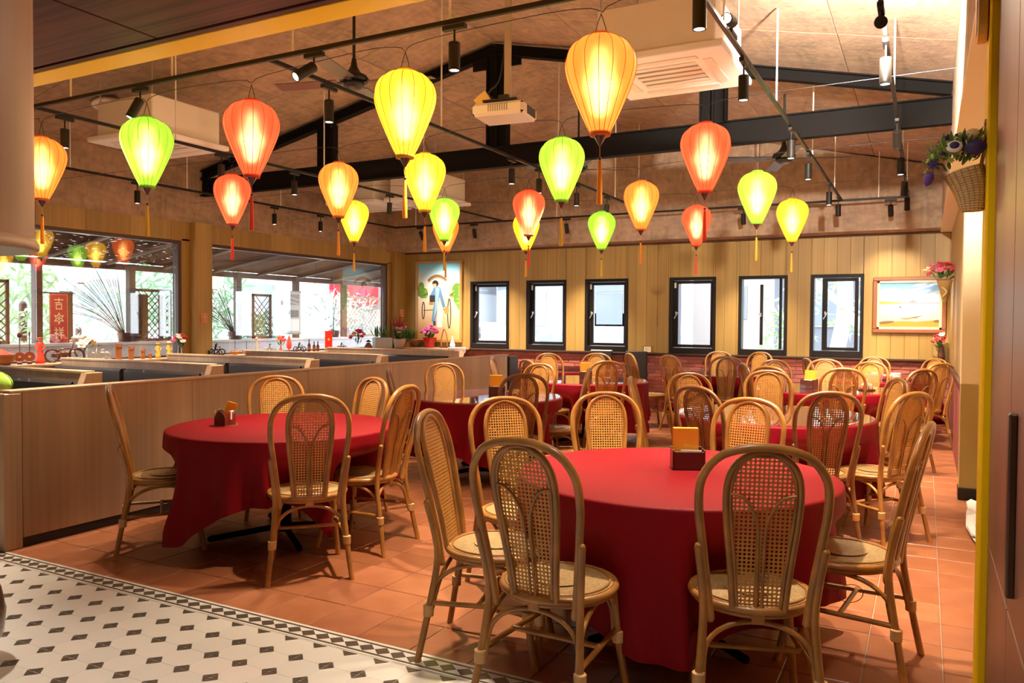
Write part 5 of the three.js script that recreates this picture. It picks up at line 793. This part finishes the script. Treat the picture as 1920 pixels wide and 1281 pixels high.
{ // red hanging banner with three pale characters, drawn stroke by stroke
  const t = thing('red_banner', 'red hanging banner with three pale Chinese characters outside the first window', 'banner', -12.40, 1.075, 7.82, Math.PI / 2 - .3);
  const tx = canvasTex(180, 440, (c, w, h) => {
    c.fillStyle = '#c9182c'; c.fillRect(0, 0, w, h); c.strokeStyle = '#e88a7a'; c.lineWidth = 6; c.strokeRect(8, 8, w - 16, h - 16); c.strokeStyle = '#f4d6b4'; c.lineCap = 'round'; c.lineWidth = 9;
    const S = (ox, oy, l) => l.forEach(s => { c.beginPath(); s.forEach(([x, y], i) => i ? c.lineTo(ox + x, oy + y) : c.moveTo(ox + x, oy + y)); c.stroke(); });
    S(40, 40, [[[10, 15], [90, 15]], [[50, 0], [50, 42]], [[18, 42], [82, 42]], [[24, 58], [24, 98]], [[24, 58], [76, 58], [76, 98]], [[24, 96], [76, 96]]]);
    c.beginPath(); for (let k = 0; k <= 12; k++) { const a = k * .5236, r = k % 2 ? 24 : 48; c.lineTo(90 + r * Math.sin(a), 220 - r * Math.cos(a)); } c.stroke(); c.beginPath(); c.arc(90, 220, 10, 0, 7); c.stroke();
    S(40, 300, [[[16, 4], [26, 14]], [[4, 24], [34, 24], [8, 56]], [[22, 44], [22, 100]], [[24, 52], [36, 64]], [[52, 4], [62, 18]], [[88, 2], [76, 18]], [[48, 26], [94, 26]], [[52, 46], [90, 46]], [[44, 68], [98, 68]], [[70, 26], [70, 104]]]);
  });
  obj('cloth', new THREE.BoxGeometry(.27, .80, .012).translate(0, .40, 0), new THREE.MeshStandardMaterial({ map: tx, roughness: .7 }), t); obj('rod', bar(L3(-.22, .81, 0), L3(.22, .81, 0), .012), M.darkwood, t);
}
{ const t = thing('notice_poster', 'grey printed poster outside the second window beside the lattice', 'poster', -12.42, 1.17, 13.05, Math.PI / 2 - .2); obj('sheet', new THREE.BoxGeometry(.56, .92, .012).translate(0, .46, 0), new THREE.MeshStandardMaterial({ roughness: .5, map: canvasTex(224, 368, (c, w, h) => { c.fillStyle = '#b9bcc2'; c.fillRect(0, 0, w, h); c.fillStyle = '#8d8a8e'; c.fillRect(14, 20, w - 28, 96); c.fillStyle = '#d9dce2'; for (let i = 0; i < 9; i++) c.fillRect(24 + (i * 37 % 150), 30 + i * 9, 40, 5); c.fillStyle = '#8d7d78'; c.fillRect(20, 150, 88, 60); c.fillStyle = '#6c7078'; c.fillRect(120, 160, 84, 64); c.fillStyle = '#eef0f4'; c.fillRect(14, 240, w - 28, 104); }) }), t); obj('frame', [lbox(.6, .03, .02, 0, .93, 0, .003), lbox(.6, .03, .02, 0, 0, 0, .003)], M.grey, t); }
const paperM = em([1, .78, .5], 1.7, [.9, .85, .75]);
for (const [Z, l] of [[7.6, 'round white paper lantern under the reed roof outside the first window'], [10.15, 'round white paper lantern at the left of the second window'], [12.85, 'round white paper lantern in the middle of the second window']]) {
  const t = thing('paper_lantern', l, 'lantern', -11.5, 2.14, Z, 0, 'round paper lanterns on the veranda'); const pr = []; for (let k = 0; k <= 24; k++) { const a = -1.35 + 2.7 * k / 24; pr.push([(.215 + .006 * (k % 2)) * Math.cos(a), .155 * Math.sin(a)].map(v => v * .78)); } obj('shade', lathe(pr, 28), paperM, t); obj('ring', cyl(.05, .05, .02, .112, 16), M.wood, t); obj('cord', bar(L3(0, .12, 0), L3(0, .58, 0), .004), M.black, t); obj('base_ring', cyl(.05, .05, .02, -.13, 16), M.wood, t); const pl = new THREE.PointLight(new THREE.Color().setRGB(1, .78, .5), .9, 8, 2); t.add(pl); pl.name = 'bulb_light';
}
// fans of bare twigs and greenery on the wall top
function twigs(Z, n, spread, lean, label, len = 1.5) { const t = thing('twig_fan', label, 'twigs', -12.5, 1.07, Z); obj('pot', lathe([[0, 0], [.11, 0], [.14, .16], [.12, .16], [0, .1]], 14), M.darkwood, t); const g = []; for (let i = 0; i < n; i++) { const a = lean + spread * (i / (n - 1) - .5), l = len * rr(.75, 1.05), o = rr(-.25, .25); g.push(tube([L3(0, .08, 0), L3(o * .3, l * .5 * Math.cos(a * .8), l * .45 * Math.sin(a)), L3(o, l * Math.cos(a) * .95, l * Math.sin(a))], .0045, 8, 4)); } obj('twigs', g, mat([.11, .10, .07], .8), t).userData.kind = 'stuff'; }
twigs(9.08, 30, 1.0, .62, 'fan of bare twigs spreading left from a pot outside the first window'); twigs(11.56, 34, .9, .65, 'fan of pale twigs outside the second window left of the lattice', 1.3); twigs(14.6, 22, .9, .45, 'thin twigs rising before the bright gap of the second window', 1.2);
function foliage(name, label, X, Z, y0, y1, r, n, mats, cat = 'bush', trunk) { const t = thing(name, label, cat, X, -.13, Z); const lg = leafGeo(.24, .05), im = new THREE.InstancedMesh(lg, mats, n), m4 = new THREE.Matrix4(), q = new THREE.Quaternion(), e = new THREE.Euler(); for (let i = 0; i < n; i++) { const a = rr(0, 6.283), b = Math.acos(rr(-1, 1)), k = r * Math.cbrt(rr(.25, 1)); e.set(rr(0, 3), rr(0, 6), rr(0, 3)); q.setFromEuler(e); m4.compose(L3(k * Math.sin(b) * Math.cos(a), (y0 + y1) / 2 + (y1 - y0) / 2 * Math.cos(b) * Math.cbrt(rr(.25, 1)) + .13, k * Math.sin(b) * Math.sin(a)), q, L3(1, 1, 1).multiplyScalar(rr(.7, 1.3))); im.setMatrixAt(i, m4); } im.name = 'foliage'; im.userData.kind = 'stuff'; t.add(im); obj('trunk', [tube([L3(0, 0, 0), L3(.05, y0 * .5 + .3, .04), L3(0, (y0 + y1) / 2, 0)], trunk ?? .07, 10, 8)], M.darkwood, t); return t; }
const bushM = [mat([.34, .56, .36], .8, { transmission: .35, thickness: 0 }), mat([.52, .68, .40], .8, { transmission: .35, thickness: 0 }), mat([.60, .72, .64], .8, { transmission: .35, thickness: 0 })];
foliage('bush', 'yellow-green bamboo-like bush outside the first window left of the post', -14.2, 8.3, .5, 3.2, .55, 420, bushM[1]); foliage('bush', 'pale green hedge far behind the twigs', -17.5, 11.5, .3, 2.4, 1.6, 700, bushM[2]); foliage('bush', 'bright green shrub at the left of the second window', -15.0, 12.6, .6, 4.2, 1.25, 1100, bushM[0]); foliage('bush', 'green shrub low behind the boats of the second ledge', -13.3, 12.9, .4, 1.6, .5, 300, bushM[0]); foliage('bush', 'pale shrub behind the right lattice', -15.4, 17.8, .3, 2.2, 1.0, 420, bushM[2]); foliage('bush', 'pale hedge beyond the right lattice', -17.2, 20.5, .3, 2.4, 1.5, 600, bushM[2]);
{ const t = thing('garden_building', 'pale blue-grey building beyond the garden seen through the second window', 'building', -25.5, -.13, 18.5, .6); obj('wall', lbox(14, 4.5, 4, 0, 2.25, 0, .02), mat([.62, .66, .70], .8), t); obj('roof', lbox(14.6, .3, 4.6, 0, 4.6, 0, .05), mat([.4, .42, .46], .7), t); for (let k = 0; k < 5; k++) { const w = obj('window', lbox(1.3, 1.4, .08, -5 + k * 2.5, 2.2, 2.02, .01), M.grey, t); obj('pane', lbox(1.15, 1.25, .02, -5 + k * 2.5, 2.2, 2.07, .005), mat([.25, .3, .36], .1), w); } }
// ---------------------------------------------------------------- outside, behind the back wall: street in full daylight
{ const r = struct('street'); obj('asphalt', rbox(-40, 30, -.13, -.08, 13.4, 40, 0), mat([.62, .62, .62], .9), r); obj('kerb', rbox(-40, 30, -.08, .04, 30, 30.4, .02), mat([.7, .69, .66], .8), r); }
function house(X, Z, w, h, turn, rgb, label, awning) { const t = thing('street_house', label, 'building', X, -.1, Z, turn, 'houses across the street'); obj('wall', lbox(w, h, 4, 0, h / 2, 0, .02), mat(rgb, .85), t); obj('roof', lbox(w + .6, .35, 4.8, 0, h + .15, .2, .04), mat([.45, .46, .52], .7), t); const n = Math.max(2, w / 2.4 | 0); for (let k = 0; k < n; k++) { const x = -w / 2 + (k + .5) * w / n, f = obj('window', lbox(1.2, 1.3, .08, x, h * .62, 2.02, .01), M.grey, t); obj('pane', lbox(1.05, 1.15, .02, x, h * .62, 2.07, .005), mat([.22, .25, .32], .1), f); } obj('shutter', lbox(w * .4, 1.9, .06, w * .15, .95, 2.03, .01), mat([.55, .55, .6], .5), t); if (awning) obj('awning', lbox(w * .5, .9, .9, -w * .2, 2.6, 2.4, .05).translate(0, 0, 0), mat([.75, .04, .08], .6), t, 'red awning'); }
house(-19.5, 27, 7, 4.2, 0, [.36, .38, .42], 'grey house with a red awning across the street, behind the first window', true); house(-12.2, 30, 6.5, 3.3, 0, [.32, .36, .44], 'pale blue house behind the second and third windows', false); house(-5.2, 33, 6, 3.8, 0, [.46, .40, .38], 'pinkish house behind the fourth window'); house(-1.2, 26, 5.5, 3.4, 0, [.17, .18, .22], 'grey shed behind the fifth window');
{ const t = thing('parked_car', 'white car parked across the street behind the first window', 'car', -13.4, -.08, 22.5, .1); const s = new THREE.Shape(); [[-2.1, .3], [-2.1, .8], [-1.5, .95], [-.9, 1.42], [.7, 1.45], [1.4, .98], [2.1, .85], [2.15, .3]].forEach(([x, y], i) => i ? s.lineTo(x, y) : s.moveTo(x, y)); obj('body', new THREE.ExtrudeGeometry(s, { depth: 1.6, bevelEnabled: true, bevelSize: .06, bevelThickness: .06, bevelSegments: 2 }).translate(0, 0, -.8), mat([.80, .80, .82], .25, { clearcoat: 1 }), t); for (const x of [-1.3, 1.3]) for (const z of [-.8, .8]) obj('wheel', cyl(.33, .33, .2, -.1, 22).rotateX(Math.PI / 2).translate(x, .33, z), M.black, t); for (const [a, b] of [[-.85, -.15], [-.08, .75]]) obj('side_window', lbox(b - a, .36, .02, (a + b) / 2, 1.18, .87, .03), mat([.08, .09, .11], .1), t); }
for (const [X, Z, l] of [[-8.6, 19.5, 'dark motor scooter parked behind the second window'], [-6.6, 20, 'dark motor scooter parked behind the third window'], [-4.4, 19, 'dark motor scooter parked behind the fourth window']]) { const t = thing('motor_scooter', l, 'scooter', X, -.08, Z, .2, 'parked motor scooters'); for (const x of [-.55, .55]) obj('wheel', new THREE.TorusGeometry(.22, .06, 8, 22).translate(x, .28, 0), M.black, t); obj('body', tube([L3(-.6, .6, 0), L3(-.3, .55, 0), L3(0, .35, 0), L3(.3, .4, 0), L3(.5, .75, 0)], .13, 20, 9), mat([.12, .14, .18], .3), t); obj('seat', lbox(.6, .1, .26, -.35, .76, 0, .04), M.black, t); obj('handlebar', [bar(L3(.5, .75, 0), L3(.42, 1.05, 0), .03), bar(L3(.42, 1.05, -.3), L3(.42, 1.05, .3), .02)], M.black, t); }
{ const t = thing('street_tree', 'pale leaning tree behind the sixth window', 'tree', -1.75, -.1, 19.0); obj('trunk', [tube([L3(-.2, 0, 0), L3(.0, 1.0, 0), L3(.15, 1.9, .1), L3(.1, 3.2, 0)], .17, 16, 10), tube([L3(.15, 1.8, 0), L3(.6, 1.4, .3), L3(1.1, .5, .4)], .12, 12, 8), tube([L3(.1, 2.0, 0), L3(-.6, 2.6, .2), L3(-1.0, 3.4, .1)], .09, 10, 8)], mat([.66, .66, .62], .9), t); const lg = leafGeo(.3, .08), n = 260, im = new THREE.InstancedMesh(lg, bushM[1], n), m4 = new THREE.Matrix4(), q = new THREE.Quaternion(), e = new THREE.Euler(); for (let i = 0; i < n; i++) { e.set(rr(0, 6), rr(0, 6), rr(0, 6)); q.setFromEuler(e); m4.compose(L3(rr(-1.4, 1.3), 2.6 + rr(-1.3, 1.8), rr(-1, .8)), q, L3(1, 1, 1)); im.setMatrixAt(i, m4); } im.name = 'foliage'; im.userData.kind = 'stuff'; t.add(im); }
foliage('bush', 'green bush low at the left of the sixth window', -2.6, 17.2, .2, 1.7, .5, 240, bushM[1]);
// ---------------------------------------------------------------- finish
scene.traverse(o => { if (o.isMesh) { o.castShadow = true; o.receiveShadow = true; } delete o.userData.n; });
renderer.render(scene, camera);
